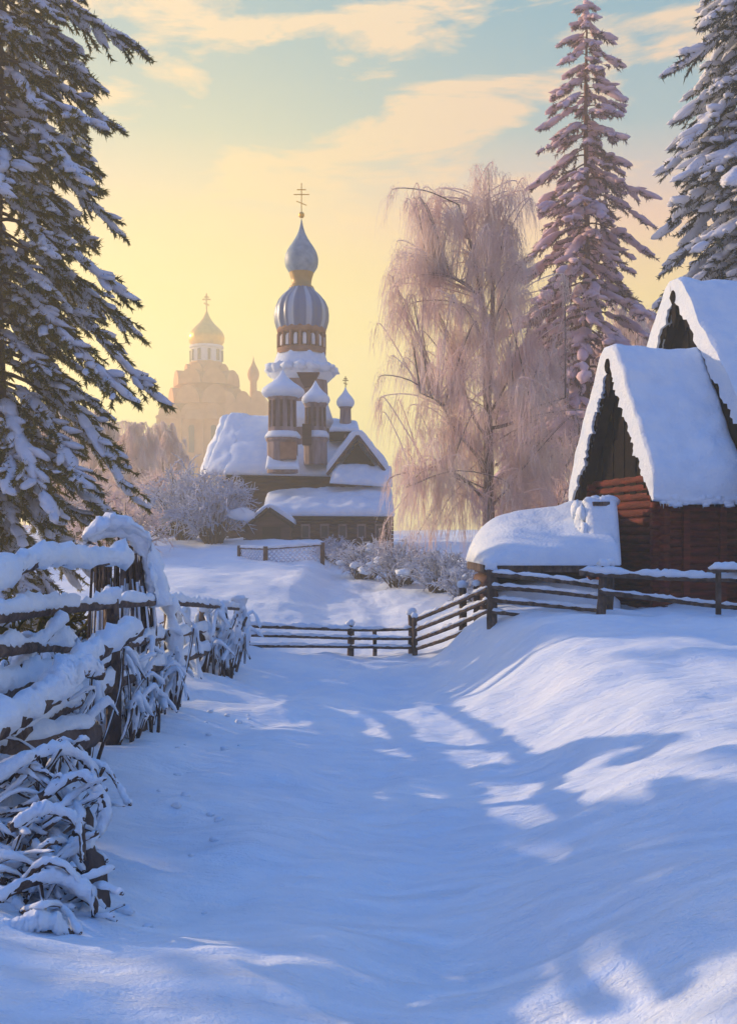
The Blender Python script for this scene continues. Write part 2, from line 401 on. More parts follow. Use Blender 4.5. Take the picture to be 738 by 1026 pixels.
def copy_tree(src, loc, scale, rz, label):
    c = src.copy(); col.objects.link(c); c.location = loc; c.scale = scale; c.rotation_euler = (0, 0, rz); c['label'] = label
    for ch in src.children:
        d = ch.copy(); col.objects.link(d); d.parent = c
    return c
big = bpy.data.objects['spruce_tree']  # two unseen copies of it are added off left to shade the ground
copy_tree(big, (-12, 14.0, ground(-12, 14.0)), (.56, .56, .52), 2.1, 'second spruce added unseen past the left picture edge to shade the lane')
copy_tree(big, (-12, 8.7, ground(-12, 8.7)), (.54, .54, .5), 4.0, 'third spruce added unseen past the left picture edge to shade the foreground, nearest the viewer')

# ------------------------------------------------------------------ weeping frosted birch
def strands(mb, starts, lens, outs, w, seg=5):
    n = len(starts); s = np.linspace(0, 1, seg)
    sway = nr.normal(0, .10, (n, 3)); sway[:, 2] = 0
    ctr = starts[:, None] + outs[:, None] * (lens[:, None] * .28 * (s * (1 - .45 * s)))[..., None] \
        - UP * (lens[:, None] * s ** 1.25)[..., None] + sway[:, None] * (s ** 2)[None, :, None] * lens[:, None, None]
    ctr = ctr + nr.normal(0, .018, ctr.shape)
    a = nr.uniform(0, 2 * math.pi, n)
    v = []
    for k in range(3):
        d = np.stack([np.cos(a + k * 2.094), np.sin(a + k * 2.094), 0 * a], -1)
        v.append(ctr + d[:, None] * (w * (1 - .7 * s))[None, :, None] * nr.uniform(.6, 1.4, (n, 1, 1)))
    v = np.stack(v, 2)                       # n, seg, 3, xyz
    b = (np.arange(n) * seg * 3)[:, None]
    f = ringfaces(seg, 3)
    mb.add(v.reshape(-1, 3), (b[:, :, None] + f[None]).reshape(-1, 4))
def birch(name, label, base, limbs, env, zlo, zhi, nsec, nst, w, seed, slen=(.7, 2.4), group=None, nlobe=40, mats=('birchbark', 'frost')):
    """limbs: list of (points, r0, r1); env(z) -> (cx offset, radius)"""
    r = random.Random(seed); root = thing(name, label, 'tree', base, group); base = np.array(base)
    tk, fr = MB(), MB(); nodes = []
    for pts, r0, r1 in limbs:
        p = spline(np.array(pts, float), 18) + base
        tube(tk, p, np.linspace(r0, r1, 18), 8, .04)
        nodes.append(p[3:])
    nodes = np.concatenate(nodes)
    st, ln, ou, fuzz = [], [], [], []
    lobes = []
    for i in range(nlobe):
        z = zlo + (zhi - zlo) * ((i + .5) / nlobe) ** .78
        cx, rad = env(z); az = i * 2.39996 + r.uniform(-.4, .4); rr = rad * r.uniform(.55, 1.02)
        lobes.append(np.array([cx + rr * math.cos(az), rr * math.sin(az) * .85, z]))
    for i in range(nsec):
        lb = lobes[i % nlobe]; z = lb[2]
        tgt = base + lb + np.array([r.gauss(0, .62), r.gauss(0, .62), r.gauss(0, .5)]) * (1 if z < .72 * zhi else .5)
        if i % 5 == 0:
            z = zlo + (zhi - zlo) * r.random(); cx, rad = env(z); az = r.uniform(0, 6.28); rr = rad * r.uniform(.2, .9)
            tgt = base + np.array([cx + rr * math.cos(az), rr * math.sin(az) * .85, z])
        dz = tgt[2] - nodes[:, 2]
        cost = np.linalg.norm((nodes - tgt) * [1, 1, .6], axis=1) + np.where(dz < .3, 6, 0)
        s0 = nodes[np.argsort(cost)[r.randrange(0, 9)]]
        v = tgt - s0; dist = np.linalg.norm(v)
        if dist < .5: continue
        mid = s0 + v * .5 + UP * dist * r.uniform(.02, .14)
        p = spline([s0, mid, tgt, tgt + nrm([v[0], v[1], 0]) * .08 * dist - UP * .16 * dist], 12)
        tube(tk if dist > 2.6 and i % 3 == 0 else fr, p, np.linspace(.012 + .006 * dist, .006, 12), 5)
        # frost lying along the branch
        tube(fr, p[3:] + UP * .02, np.linspace(w * 1.5, w * .8, 9), 4, .2)
        n = int(nst * r.uniform(.6, 1.3))
        q = nr.uniform(.08, 1, n)
        P0 = np.stack([np.interp(q, np.linspace(0, 1, 12), p[:, j]) for j in range(3)], -1) + nr.normal(0, .10, (n, 3))
        fuzz += [P0 + nr.normal(0, .05, P0.shape), P0[: n // 2] + nr.normal(0, .12, P0[: n // 2].shape)]
        o = nrm([v[0], v[1], 0]) + nr.normal(0, .6, (n, 3)); o[:, 2] = 0
        st.append(P0); ou.append(o); ln.append(nr.uniform(slen[0], slen[1], n) * r.uniform(.6, 1.1))
    strands(fr, np.concatenate(st), np.concatenate(ln), np.concatenate(ou), w)
    fz = np.concatenate(fuzz); strands(fr, fz, nr.uniform(.10, .34, len(fz)), nr.normal(0, 3.2, (len(fz), 3)) + [0, 0, 2.4], w * .8)
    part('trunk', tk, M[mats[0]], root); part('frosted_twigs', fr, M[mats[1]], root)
    return root
D = 42.0; k = D / F; b0 = G(489, D)
def bp(px, py, dy=0.0): return [X(px, D) - b0[0], dy, Z(py, D) - b0[2]]
limbs = [([bp(489, 590), bp(489, 520), bp(489, 450), bp(487, 380), bp(483, 310), bp(474, 255), bp(459, 205)], .27, .03),
         ([bp(489, 395), bp(492, 340), bp(493, 270), bp(489, 220), bp(490, 190)], .13, .03),
         ([bp(489, 470), bp(470, 450, -.5), bp(452, 430, -.8), bp(440, 408, -1), bp(420, 398, -1.1)], .09, .02),
         ([bp(489, 440), bp(477, 420, .5), bp(468, 390, .9), bp(466, 355, 1.0)], .08, .02),
         ([bp(488, 430), bp(512, 425, -.6), bp(530, 412, -1), bp(560, 403, -1.3)], .08, .02),
         ([bp(490, 415), bp(505, 390, .6), bp(520, 360, 1.0)], .06, .02),
         ([bp(484, 312), bp(470, 290, -.4), bp(445, 280, -.7), bp(428, 279, -.9)], .06, .015),
         ([bp(490, 510), bp(510, 485, -.6), bp(530, 455, -1.1)], .07, .015),
         ([bp(488, 505), bp(462, 480, -.6), bp(430, 470, -1), bp(405, 490, -1.2)], .07, .015),
         ([bp(493, 330), bp(503, 310, .3), bp(513, 292, .6)], .05, .015),
         ([bp(488, 480), bp(480, 455, 1.2), bp(500, 430, 2.2), bp(510, 380, 2.6)], .08, .02)]
EY = [150, 165, 200, 250, 280, 340, 400, 450, 500, 540, 575]
EL = [448, 428, 408, 404, 390, 393, 386, 395, 400, 404, 408]
ER = [488, 508, 525, 532, 548, 562, 572, 575, 560, 545, 520]
def benv(z):
    py = CY - (z + b0[2]) / k
    l, r_ = np.interp(py, EY, EL), np.interp(py, EY, ER)
    return X((l + r_) / 2, D) - b0[0], max((r_ - l) / 2 * k, .3)
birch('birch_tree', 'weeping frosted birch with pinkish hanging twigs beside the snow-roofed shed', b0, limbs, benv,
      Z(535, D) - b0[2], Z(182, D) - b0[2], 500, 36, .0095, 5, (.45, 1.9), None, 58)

# hazy frosted trees far off: one model, then copies
bl = [([[0, 0, -.5], [.1, 0, 4], [-.1, .1, 8], [.2, 0, 12.5]], .26, .03), ([[0, 0, 3.5], [1.4, .5, 6], [2.3, .8, 9]], .1, .02),
      ([[0, 0, 4.5], [-1.2, -.6, 7], [-2.2, -.9, 10]], .1, .02), ([[0, 0, 5], [-.2, 1.2, 8], [.1, 2.2, 11]], .09, .02)]
def benv2(z): return 0, float(np.interp(z, [1, 4, 8, 11, 13.5], [2.6, 3.6, 3.5, 2.6, .8]))
GB = 'hazy frosted trees standing behind the churchyard and cottage'
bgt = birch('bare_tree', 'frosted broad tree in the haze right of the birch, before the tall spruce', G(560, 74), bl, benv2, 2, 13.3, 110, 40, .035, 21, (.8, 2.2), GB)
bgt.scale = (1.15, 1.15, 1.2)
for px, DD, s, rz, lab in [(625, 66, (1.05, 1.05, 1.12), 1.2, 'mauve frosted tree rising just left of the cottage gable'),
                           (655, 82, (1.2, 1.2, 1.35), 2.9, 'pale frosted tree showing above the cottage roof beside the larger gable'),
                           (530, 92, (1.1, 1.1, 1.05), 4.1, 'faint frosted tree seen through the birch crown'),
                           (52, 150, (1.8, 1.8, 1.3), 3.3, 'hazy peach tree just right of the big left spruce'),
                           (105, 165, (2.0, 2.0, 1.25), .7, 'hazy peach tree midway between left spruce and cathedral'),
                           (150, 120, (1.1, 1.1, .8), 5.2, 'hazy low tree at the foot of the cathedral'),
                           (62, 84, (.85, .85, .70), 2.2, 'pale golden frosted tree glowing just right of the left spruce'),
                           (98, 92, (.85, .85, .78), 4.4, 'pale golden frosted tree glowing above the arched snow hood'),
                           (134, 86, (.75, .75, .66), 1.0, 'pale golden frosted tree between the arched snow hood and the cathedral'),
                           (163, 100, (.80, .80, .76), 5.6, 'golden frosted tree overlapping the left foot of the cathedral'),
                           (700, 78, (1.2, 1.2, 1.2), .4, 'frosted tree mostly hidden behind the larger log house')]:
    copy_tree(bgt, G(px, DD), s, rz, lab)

# ------------------------------------------------------------------ frosted shrubs
def shrub(name, label, base, H, Rd, n, w, m, seed, group=None, snow=0, cat='shrub', up=1.0):
    r = random.Random(seed); nrs = np.random.default_rng(seed)
    root = thing(name, label, cat, base, group); base = np.array(base); tw = MB(); br = MB()
    for i in range(n):
        az = r.uniform(0, 2 * math.pi); sp = r.uniform(.05, 1) ** .7
        d = np.array([math.cos(az), math.sin(az), 0])
        h = H * r.uniform(.55, 1.05) * (1 - .45 * sp ** 2) * up
        b = base + d * Rd * .25 * r.random() - UP * .15
        tip = base + d * Rd * sp + UP * h
        p = spline([b, b + (tip - b) * .5 + UP * h * .14, tip, tip + d * Rd * .14 - UP * h * .06], 9)
        tube(br, p, np.linspace(.02 + .006 * H, w * .7, 9), 4)
        tube(tw, p[2:] + UP * w * .4, np.linspace(w * 1.6, w, 7), 4, .25)
        for kx in range(9):
            q = r.uniform(.25, 1); s0 = p[int(q * 8)]
            dd = nrm(d * r.uniform(.1, 1) + nrs.normal(0, .6, 3) + UP * r.uniform(-.25, .8)); L = H * r.uniform(.1, .28)
            pp = spline([s0, s0 + dd * L * .5 + UP * .03, s0 + dd * L - UP * L * .15], 5)
            tube(tw, pp, np.linspace(w * 1.2, w * .5, 5), 3, .2)
            for _ in range(3):
                s1 = pp[r.randint(1, 4)]; d2 = nrm(dd + nrs.normal(0, .8, 3))
                tube(tw, [s1, s1 + d2 * L * .45], [w * .9, w * .4], 3)
    part('branches', br, M['bark'], root); part('frosted_twigs', tw, M[m], root)
    if snow:
        for i in range(snow):
            s = MB(); az = r.uniform(0, 6.28); q = r.random() ** .6
            c = base + np.array([math.cos(az) * Rd * q, math.sin(az) * Rd * q, H * r.uniform(.45, .95) * (1 - .4 * q)])
            z = H * r.uniform(.06, .15); blob(s, c, np.array([z * 1.4, 0, 0]), np.array([0, z * 1.2, 0]), UP * z * .7, 2, .25)
            part('snow_clump', s, M['snow'], root)
    return root
GS = 'frosted shrubs round the churchyard'
for i, (px, DD, H, Rd, n, m, sn, lab) in enumerate([
    (214, 56, 3.5, 1.9, 70, 'frostblue', 6, 'greyish frosted shrub against the left corner of the wooden church'),
    (186, 58, 3.8, 2.2, 60, 'frostblue', 4, 'bluish frosted shrub below the cathedral, left of the church roof'),
    (165, 64, 3.8, 2.4, 55, 'frost', 0, 'pinkish frosted shrub in the haze below the cathedral wall'),
    (120, 50, 2.8, 2.2, 60, 'frost', 0, 'warm hazy thicket bush above the snow-capped brushwood hut'),
    (75, 56, 3.8, 2.6, 60, 'frost', 0, 'pale hazy bush between the left spruce and the brushwood hut'),
    (365, 47, 1.7, 1.4, 60, 'frostblue', 8, 'bluish snowy shrub beside the right end of the lattice fence'),
    (400, 44, 1.8, 1.6, 60, 'frostblue', 8, 'snowy shrub under the left hanging twigs of the birch'),
    (440, 40, 1.5, 1.4, 60, 'frostblue', 8, 'snowy shrub between the birch and the sloping rail fence'),
    (468, 36, 1.2, 1.1, 45, 'frostblue', 6, 'small snowy shrub just left of the snow-roofed shed'),
    (335, 52, 1.2, 1.1, 45, 'frostblue', 6, 'small snowy shrub behind the lattice fence post'),
    (548, 45, 3.6, 2.2, 60, 'frost', 0, 'pink frosted shrub behind the shed roof between birch and cottage')]):
    shrub('frosted_shrub', lab, G(px, DD), H, Rd, n, .028 if H > 2 else .02, m, 100 + i, GS, sn)

# ------------------------------------------------------------------ wooden church
def onion(r, h, neck=.62):
    """(r,z) of an onion dome whose belly radius is r and height h; z = 0 at its foot"""
    pr = [(neck, 0), (.80, .05), (.95, .13), (1, .22), (.985, .30), (.90, .39), (.74, .48), (.54, .57), (.36, .66), (.22, .75), (.125, .84), (.06, .93), (.025, 1)]
    p = spline(np.array([(a * r, 0, b * h) for a, b in pr]), 30)
    return p[:, [0, 2]]
def orth_cross(mb, c, h, th):
    box(mb, c + UP * h / 2, th, th, h)
    box(mb, c + UP * h * .78, h * .30, th * .9, th)
    box(mb, c + UP * h * .62, h * .52, th * .9, th)
    a = c + UP * h * .33; v = np.array([h * .17, 0, -h * .07])
    tube(mb, [a - v, a + v], th * .55, 4)
def win(mb, px0, px1, py0, py1, D_, dep=.12):
    box(mb, [(X(px0, D_) + X(px1, D_)) / 2, D_, (Z(py0, D_) + Z(py1, D_)) / 2], X(px1, D_) - X(px0, D_), dep, Z(py0, D_) - Z(py1, D_))
DC = 65.0; u = DC / F
ch = thing('wooden_church', 'old wooden church with snowy roofs and tall onion-domed tower', 'church', G(305, DC))
# main hall
mb = MB(); gz = ground(X(305, DC), DC) - .6
xl, xr = X(229, 66), X(384, 66); ztop = Z(477, 66)
box(mb, [(xl + xr) / 2, 70.5, (gz + ztop) / 2], xr - xl, 9, ztop - gz)
for i in range(14):
    z = gz + (ztop - gz) * (i + .5) / 14
    tube(mb, [[xl - .15, 66 - .02, z], [xr + .15, 66 - .02, z]], (ztop - gz) / 28, 6)
hall = part('hall_wall', mb, M['brownlog'], ch, smooth=False)
for px in (238, 252):
    mb = MB(); win(mb, px - 3, px + 3, 484, 496, 65.85); part('window', mb, M['glass'], hall, smooth=False)
# eave boards + hall roof snow
mb = MB(); ze = Z(477, 64.6)
prism(mb, [[X(226, 64.6), 64.6, ze - .06], [X(352, 64.6), 64.6, ze - .06], [X(352, 64.6), 64.6, ze + .18], [X(226, 64.6), 64.6, ze + .18]], [0, 12, 0])
part('eave_board', mb, M['darkwood'], ch, smooth=False)
mb = MB(); zr = Z(415, 70.5)
slab(mb, [X(224, 64.5), 64.5, ze + .1], [X(388, 64.5), 64.5, ze - .1], [X(345, 70.5), 70.5, zr - .5], [X(232, 70.5), 70.5, zr - .15], .5, 22, 14, .12)
slab(mb, [X(388, 76.5), 76.5, ze], [X(228, 76.5), 76.5, ze], [X(232, 70.5), 70.5, zr - .2], [X(345, 70.5), 70.5, zr - .5], .5, 8, 8, .12)
slab(mb, [X(204, 76), 76.5, ze + .2], [X(208, 66), 66, ze + .1], [X(232, 70.4), 70.4, zr - .1], [X(232, 70.6), 70.6, zr - .1], .55, 12, 12, .15)
slab(mb, [X(206, 65.5), 65.4, ze + .1], [X(232, 64.6), 64.6, ze + .1], [X(250, 70.5), 70.5, zr - .1], [X(232, 70.5), 70.5, zr - .1], .5, 10, 12, .12)
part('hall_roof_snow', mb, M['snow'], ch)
# cross gable on the right
g0 = np.array([X(358, 63.4), 63.4, 0]); zb, za = Z(474, 63.4), Z(432, 63.4)
mb = MB(); wL, wR = 29 * u, 29 * u
roof_snow(mb, g0, (0, 1, 0), (1, 0, 0), 7.5, [(-wL, zb), (-wL * .5, zb + (za - zb) * .46), (0, za - .1), (wR * .5, zb + (za - zb) * .46), (wR, zb)], .42, 10, .1)
part('gable_snow', mb, M['snow'], ch)
mb = MB()
prism(mb, [g0 + [-wL * .72, .35, zb + .1], g0 + [wR * .72, .35, zb + .1], g0 + [0, .35, za - .7]], [0, 5, 0])
gab = part('gable_boards', mb, M['shadedark'], ch, smooth=False)
mb = MB()
for s in (-1, 1):
    tube(mb, [g0 + [s * wL * 1.02, -.05, zb - .12], g0 + [0, -.05, za - .28]], .1, 4)
part('bargeboard', mb, M['brownlog'], gab, smooth=False)
mb = MB(); box(mb, g0 + [0, .5, zb - 1.0], wL * 1.7, .3, 2.2); part('gable_wall', mb, M['brownlog'], ch, smooth=False)
# snow drifted in front of gable foot
mb = MB(); slab(mb, [X(330, 62.6), 62.6, Z(484, 62.6)], [X(393, 62.6), 62.6, Z(488, 62.6)], [X(392, 64), 64, Z(468, 64)], [X(334, 64), 64, Z(468, 64)], .3, 14, 8, .2)
part('pent_roof_snow', mb, M['snow'], ch)
# annex with lower roof
DA = 60.0; mb = MB()
ax0, ax1 = X(246, DA), X(392, DA); zt = Z(520, DA); zg = gz - .6
box(mb, [(ax0 + ax1) / 2, DA + 2.2, (zg + zt) / 2], ax1 - ax0, 4.4, zt - zg)
for i in range(10):
    z = zg + (zt - zg) * (i + .5) / 10
    tube(mb, [[ax0 - .12, DA - .02, z], [ax1 + .12, DA - .02, z]], (zt - zg) / 20, 6)
aw = part('annex_wall', mb, M['brownlog'], ch, smooth=False)
for px in (306, 325, 343, 362, 380):
    mb = MB(); win(mb, px - 4.5, px + 4.5, 525, 539, DA - .12); f = part('window_frame', mb, M['churchwall'], aw, smooth=False)
for px in (306, 325, 343, 362, 380):
    mb = MB(); win(mb, px - 3, px + 3, 527, 538, DA - .20); part('window_pane', mb, M['glass'], aw, smooth=False)
mb = MB(); zE = Z(518, DA - .6)
prism(mb, [[X(288, 59.4), 59.4, zE - .14], [X(394, 59.4), 59.4, zE - .14], [X(394, 59.4), 59.4, zE + .1], [X(288, 59.4), 59.4, zE + .1]], [0, 4.6, 0])
part('annex_eave_board', mb, M['darkwood'], ch, smooth=False)
mb = MB()
slab(mb, [X(262, 59.3), 59.3, zE + .08], [X(395, 59.3), 59.3, zE + .05], [X(392, 64.2), 64.2, Z(490, 64.2)], [X(268, 64.2), 64.2, Z(495, 64.2)], .40, 26, 14, .14)
part('annex_roof_snow', mb, M['snow'], ch)
pg = np.array([X(269, 58.0), 58.0, 0]); pz, pa = Z(527, 58), Z(509, 58); pw_ = 25 * 58 / F
mb = MB(); roof_snow(mb, pg, (0, 1, 0), (1, 0, 0), 4.6, [(-pw_, pz - .15), (0, pa), (pw_, pz + .1)], .33, 8, .12, k=20)
part('porch_snow', mb, M['snow'], ch)
mb = MB(); prism(mb, [pg + [-pw_ * .86, .3, zg], pg + [pw_ * .86, .3, zg], pg + [pw_ * .86, .3, pz - .05], pg + [0, .3, pa - .12], pg + [-pw_ * .86, .3, pz - .15]], [0, 3, 0])
pw2 = part('porch_wall', mb, M['brownlog'], ch, smooth=False)
mb = MB()
for s in (-1, 1): tube(mb, [pg + [s * pw_ * 1.03, -.06, pz - .22 + (.2 if s > 0 else 0)], pg + [0, -.06, pa - .06]], .13, 4)
part('bargeboard', mb, M['darkwood'], pw2, smooth=False)
mb = MB(); box(mb, pg + [.15, .22, (zg + pz) / 2 - .1], 1.0, .1, 1.9); part('door', mb, M['darkwood'], pw2, smooth=False)

# central tower
DT = 68.5; ut = DT / F; tc = np.array([X(302, DT), DT, 0])
def zt_(py): return Z(py, DT)
mb = MB(); lathe(mb, tc, [(31 * ut, zt_(480)), (30 * ut, zt_(430)), (28 * ut, zt_(392)), (27 * ut, zt_(370)), (24 * ut, zt_(352))], 8, rot=R(22.5))
part('tower_body', mb, M['churchwall'], ch, tc + [0, 0, zt_(480)], smooth=False)
mb = MB()
lathe(mb, tc, [(26 * ut, zt_(384)), (33.5 * ut, zt_(377)), (33 * ut, zt_(372)), (28.5 * ut, zt_(364)), (25 * ut, zt_(355)), (22 * ut, zt_(352))], 8, rot=R(22.5))
lathe(mb, tc, [(29 * ut, zt_(432)), (35 * ut, zt_(424)), (34 * ut, zt_(420)), (29 * ut, zt_(406)), (27 * ut, zt_(402))], 8, rot=R(22.5))
for i in range(16):
    a = i * math.pi / 8; blob(mb, tc + [30 * ut * math.cos(a), 30 * ut * math.sin(a), zt_(371)], np.array([.45, 0, 0]), np.array([0, .45, 0]), UP * .35, 2, .3)
part('tier_snow', mb, M['snow'], ch, tc + [0, 0, zt_(384)])
# dark kokoshnik panel facing the yard
mb = MB(); pf = DT - 29.5 * ut
prism(mb, [[X(297, pf), pf - .05, Z(373, pf)], [X(320, pf), pf - .05, Z(373, pf)], [X(312, pf), pf - .05, Z(388, pf)], [X(305, pf), pf - .05, Z(388, pf)]], [0, .5, 0])
part('kokoshnik_panel', mb, M['brownlog'], ch, smooth=False)
# lantern with arches
mb = MB(); lathe(mb, tc, [(24.5 * ut, zt_(356)), (24.5 * ut, zt_(350)), (20.5 * ut, zt_(349)), (20.5 * ut, zt_(336)), (24 * ut, zt_(335)), (24.8 * ut, zt_(331)), (24 * ut, zt_(329)), (10 * ut, zt_(328))], 32)
lan = part('lantern', mb, M['rust'], ch, tc + [0, 0, zt_(356)])
for i in range(16):
    mb = MB(); a = (i + .5) * 2 * math.pi / 16; c = tc + [21.2 * ut * math.cos(a), 21.2 * ut * math.sin(a), 0]
    axv = (-math.sin(a), math.cos(a), 0)
    box(mb, c + UP * (zt_(348.5) + zt_(339)) / 2, .22, .3, zt_(339) - zt_(348.5), axv)
    lathe(mb, c + UP * zt_(339), [(.13, 0), (.11, .1), (0, .16)], 8)
    part('arched_window', mb, M['white'], lan, smooth=False)
for i in range(16):
    mb = MB(); a = i * 2 * math.pi / 16; c = tc + [23.2 * ut * math.cos(a), 23.2 * ut * math.sin(a), 0]
    tube(mb, [c + UP * zt_(350), c + UP * zt_(335)], .11, 6)
    part('colonnette', mb, M['rust'], lan)
mb = MB(); lathe(mb, tc, [(a, b + zt_(331)) for a, b in [(24 * ut, 0)] + [(26.8 * ut * p, 43 * ut * q) for p, q in [(.93, .06), (.99, .2), (1, .36), (.97, .52), (.86, .68), (.68, .82), (.50, .92), (.43, 1.0)]]], 90, 18, .03)
part('striped_dome', mb, M['rib'], ch, tc + [0, 0, zt_(331)])
mb = MB(); lathe(mb, tc, [(11.5 * ut, zt_(290)), (12.5 * ut, zt_(288.5)), (11.5 * ut, zt_(287)), (9.6 * ut, zt_(286)), (10.3 * ut, zt_(280)), (12.6 * ut, zt_(273)), (13.5 * ut, zt_(270))], 24)
part('dome_neck', mb, M['dullgold'], ch, tc + [0, 0, zt_(290)])
mb = MB(); lathe(mb, tc + UP * zt_(274.5), onion(16.8 * ut, 55 * ut, .70), 32)
part('onion_dome', mb, M['domeblue'], ch, tc + [0, 0, zt_(274.5)])
mb = MB(); blob(mb, tc + UP * zt_(215.5), np.array([3.1 * ut, 0, 0]), np.array([0, 3.1 * ut, 0]), UP * 3.3 * ut, 2, 0)
orth_cross(mb, tc + UP * zt_(213.5), 30 * ut, .055)
part('cross', mb, M['gold'], ch, smooth=False)
# front stair tower and the smaller one beside it
def turret(px, D_, r0, pyb, pyt, tip, rc, name, seg=12):
    c = np.array([X(px, D_), D_, 0]); uu = D_ / F; mb = MB()
    mid = (pyb + pyt) / 2 + 5
    lathe(mb, c, [(r0 * 1.06 * uu, Z(pyb, D_)), (r0 * 1.06 * uu, Z(mid + 3, D_)), (r0 * 1.16 * uu, Z(mid + 1, D_)), (r0 * 1.14 * uu, Z(mid - 2, D_)), (r0 * uu, Z(mid - 3, D_)), (r0 * .96 * uu, Z(pyt + 4, D_)), (r0 * 1.15 * uu, Z(pyt, D_)), (.1, Z(pyt - 2, D_))], seg)
    o = part(name, mb, M['churchwall'], ch, c + UP * Z(pyb, D_), smooth=False)
    mb = MB(); h = (pyt + 2 - tip) * uu
    lathe(mb, c + UP * Z(pyt + 2, D_), [(rc * .55 * uu, 0)] + [(rc * uu * a, h * b) for a, b in [(.80, .02), (1.0, .10), (1.06, .20), (1.0, .32), (.80, .44), (.55, .56), (.33, .70), (.17, .84), (.06, .96), (.01, 1)]], 20, 5, .03)
    part('roof_snow', mb, M['snow'], o, c + UP * Z(pyt + 2, D_))
    mb = MB(); lathe(mb, c, [(r0 * 1.0 * uu, Z(mid - 1, D_)), (r0 * 1.26 * uu, Z(mid - 1.5, D_)), (r0 * 1.22 * uu, Z(mid - 4, D_)), (r0 * 1.0 * uu, Z(mid - 8, D_))], 18, 5, .02)
    part('ledge_snow', mb, M['snow'], o)
    for i in range(-2, 3):
        a = R(-90 + i * 30); q = c + np.array([math.cos(a), math.sin(a), 0]) * r0 * .93 * uu
        mb = MB(); box(mb, q + UP * (Z(mid - 12, D_) + Z(pyt + 5, D_)) / 2, r0 * .2 * uu, .14, Z(pyt + 5, D_) - Z(mid - 12, D_), (-math.sin(a), math.cos(a), 0)); part('slit_window', mb, M['brownlog'], o, smooth=False)
    return o, c
o, c = turret(283, 62.6, 14.5, 474, 397, 371, 20.5, 'stair_turret')
mb = MB(); win(mb, 281, 297, 443, 460, 62.6 - 14.6 * 62.6 / F, .5); part('window', mb, M['rust'], o, smooth=False)
mb = MB(); slab(mb, [X(266, 61.4), 61.4, Z(470, 61.4)], [X(300, 61.4), 61.4, Z(470, 61.4)], [X(298, 62.4), 62.4, Z(457, 62.4)], [X(268, 62.4), 62.4, Z(457, 62.4)], .2, 8, 5)
part('ledge_snow', mb, M['snow'], o)
o, c = turret(316, 64.5, 11, 466, 404, 381, 13.5, 'side_turret')
mb = MB(); win(mb, 303, 312, 425, 446, 64.5 - 11.4 * 64.5 / F, .5); part('window', mb, M['brownlog'], o, smooth=False)
# little turret with its own onion
DR = 67.0; ur = DR / F; c = np.array([X(346, DR), DR, 0]); mb = MB()
lathe(mb, c, [(13 * ur, Z(440, DR)), (12 * ur, Z(431, DR)), (6 * ur, Z(428, DR)), (5.4 * ur, Z(410, DR)), (7 * ur, Z(408, DR)), (4 * ur, Z(406, DR))], 12)
o = part('cupola_drum', mb, M['churchwall'], ch, c + UP * Z(440, DR), smooth=False)
mb = MB(); lathe(mb, c + UP * Z(408.5, DR), onion(9.0 * ur, 22 * ur, .6), 20); part('onion_dome', mb, M['snow'], o, c + UP * Z(408.5, DR))
mb = MB(); orth_cross(mb, c + UP * Z(388, DR), 11 * ur, .06); part('cross', mb, M['dullgold'], o, smooth=False)
mb = MB(); slab(mb, [X(330, 66), 66, Z(432, 66)], [X(360, 66), 66, Z(432, 66)], [X(358, 67.8), 67.8, Z(424, 67.8)], [X(334, 67.8), 67.8, Z(424, 67.8)], .25, 8, 5); part('ledge_snow', mb, M['snow'], o)
mb = MB(); box(mb, [X(345, 66.4), 66.9, Z(437, 66.4)], 30 * ur, 1.4, .5); part('eave_board', mb, M['darkwood'], o, smooth=False)

# ------------------------------------------------------------------ far cathedral
DK = 235.0; uk = DK / F
cat = thing('cathedral', 'hazy brick cathedral with golden dome far behind the wooden church', 'cathedral', G(208, DK))
def kz(py): return Z(py, DK)
kc = np.array([X(207, DK), DK, 0]); kg = ground(X(207, DK), DK) - 3
mb = MB(); box(mb, [X(208, DK), DK + 2, (kg + kz(420)) / 2], 88 * uk, 82 * uk, kz(420) - kg)
for i in range(4):
    cx = X(176 + 21.5 * i, DK); rr = 10.8 * uk; yy = DK + 2 - 41 * uk
    prism(mb, [[cx + rr * math.cos(a), yy - .3, kz(420) + rr * 1.1 * math.sin(a)] for a in np.linspace(0, math.pi, 14)], [0, 82 * uk, 0])
wl = part('wall', mb, M['brick'], cat, smooth=False)
mb = MB()
for i in range(5): box(mb, [X(165.5 + 21.3 * i, DK), DK + 2 - 41 * uk - .3, (kg + kz(420)) / 2], 3 * uk, .8, kz(420) - kg)
box(mb, [X(208, DK), DK + 2 - 41 * uk - .3, kz(422)], 90 * uk, .9, 2 * uk)
part('pilaster', mb, M['brick'], wl, smooth=False)
for i in range(4):
    for py0, py1 in ((432, 456), (474, 500)):
        mb = MB(); cx = X(176 + 21.5 * i, DK); yy = DK + 2 - 41 * uk - .25; w2 = 2.6 * uk
        prism(mb, [[cx - w2, yy, kz(py1)], [cx + w2, yy, kz(py1)]] + [[cx + w2 * math.cos(a), yy, kz(py0) + w2 * math.sin(a)] for a in np.linspace(0, math.pi, 8)], [0, .5, 0])
        part('window', mb, M['glass'], wl, smooth=False)
mb = MB(); box(mb, [X(247, DK), DK - 1, (kg + kz(408)) / 2], 44 * uk, 50 * uk, kz(408) - kg)
for i in range(3):
    cx = X(232.5 + 14.5 * i, DK)
    prism(mb, [[cx + 7.2 * uk * math.cos(a), DK - 1 - 25.2 * uk, kz(408) + 12 * uk * math.sin(a)] for a in np.linspace(0, math.pi, 14)], [0, 50 * uk, 0])
part('side_chapel', mb, M['brick'], cat, smooth=False)
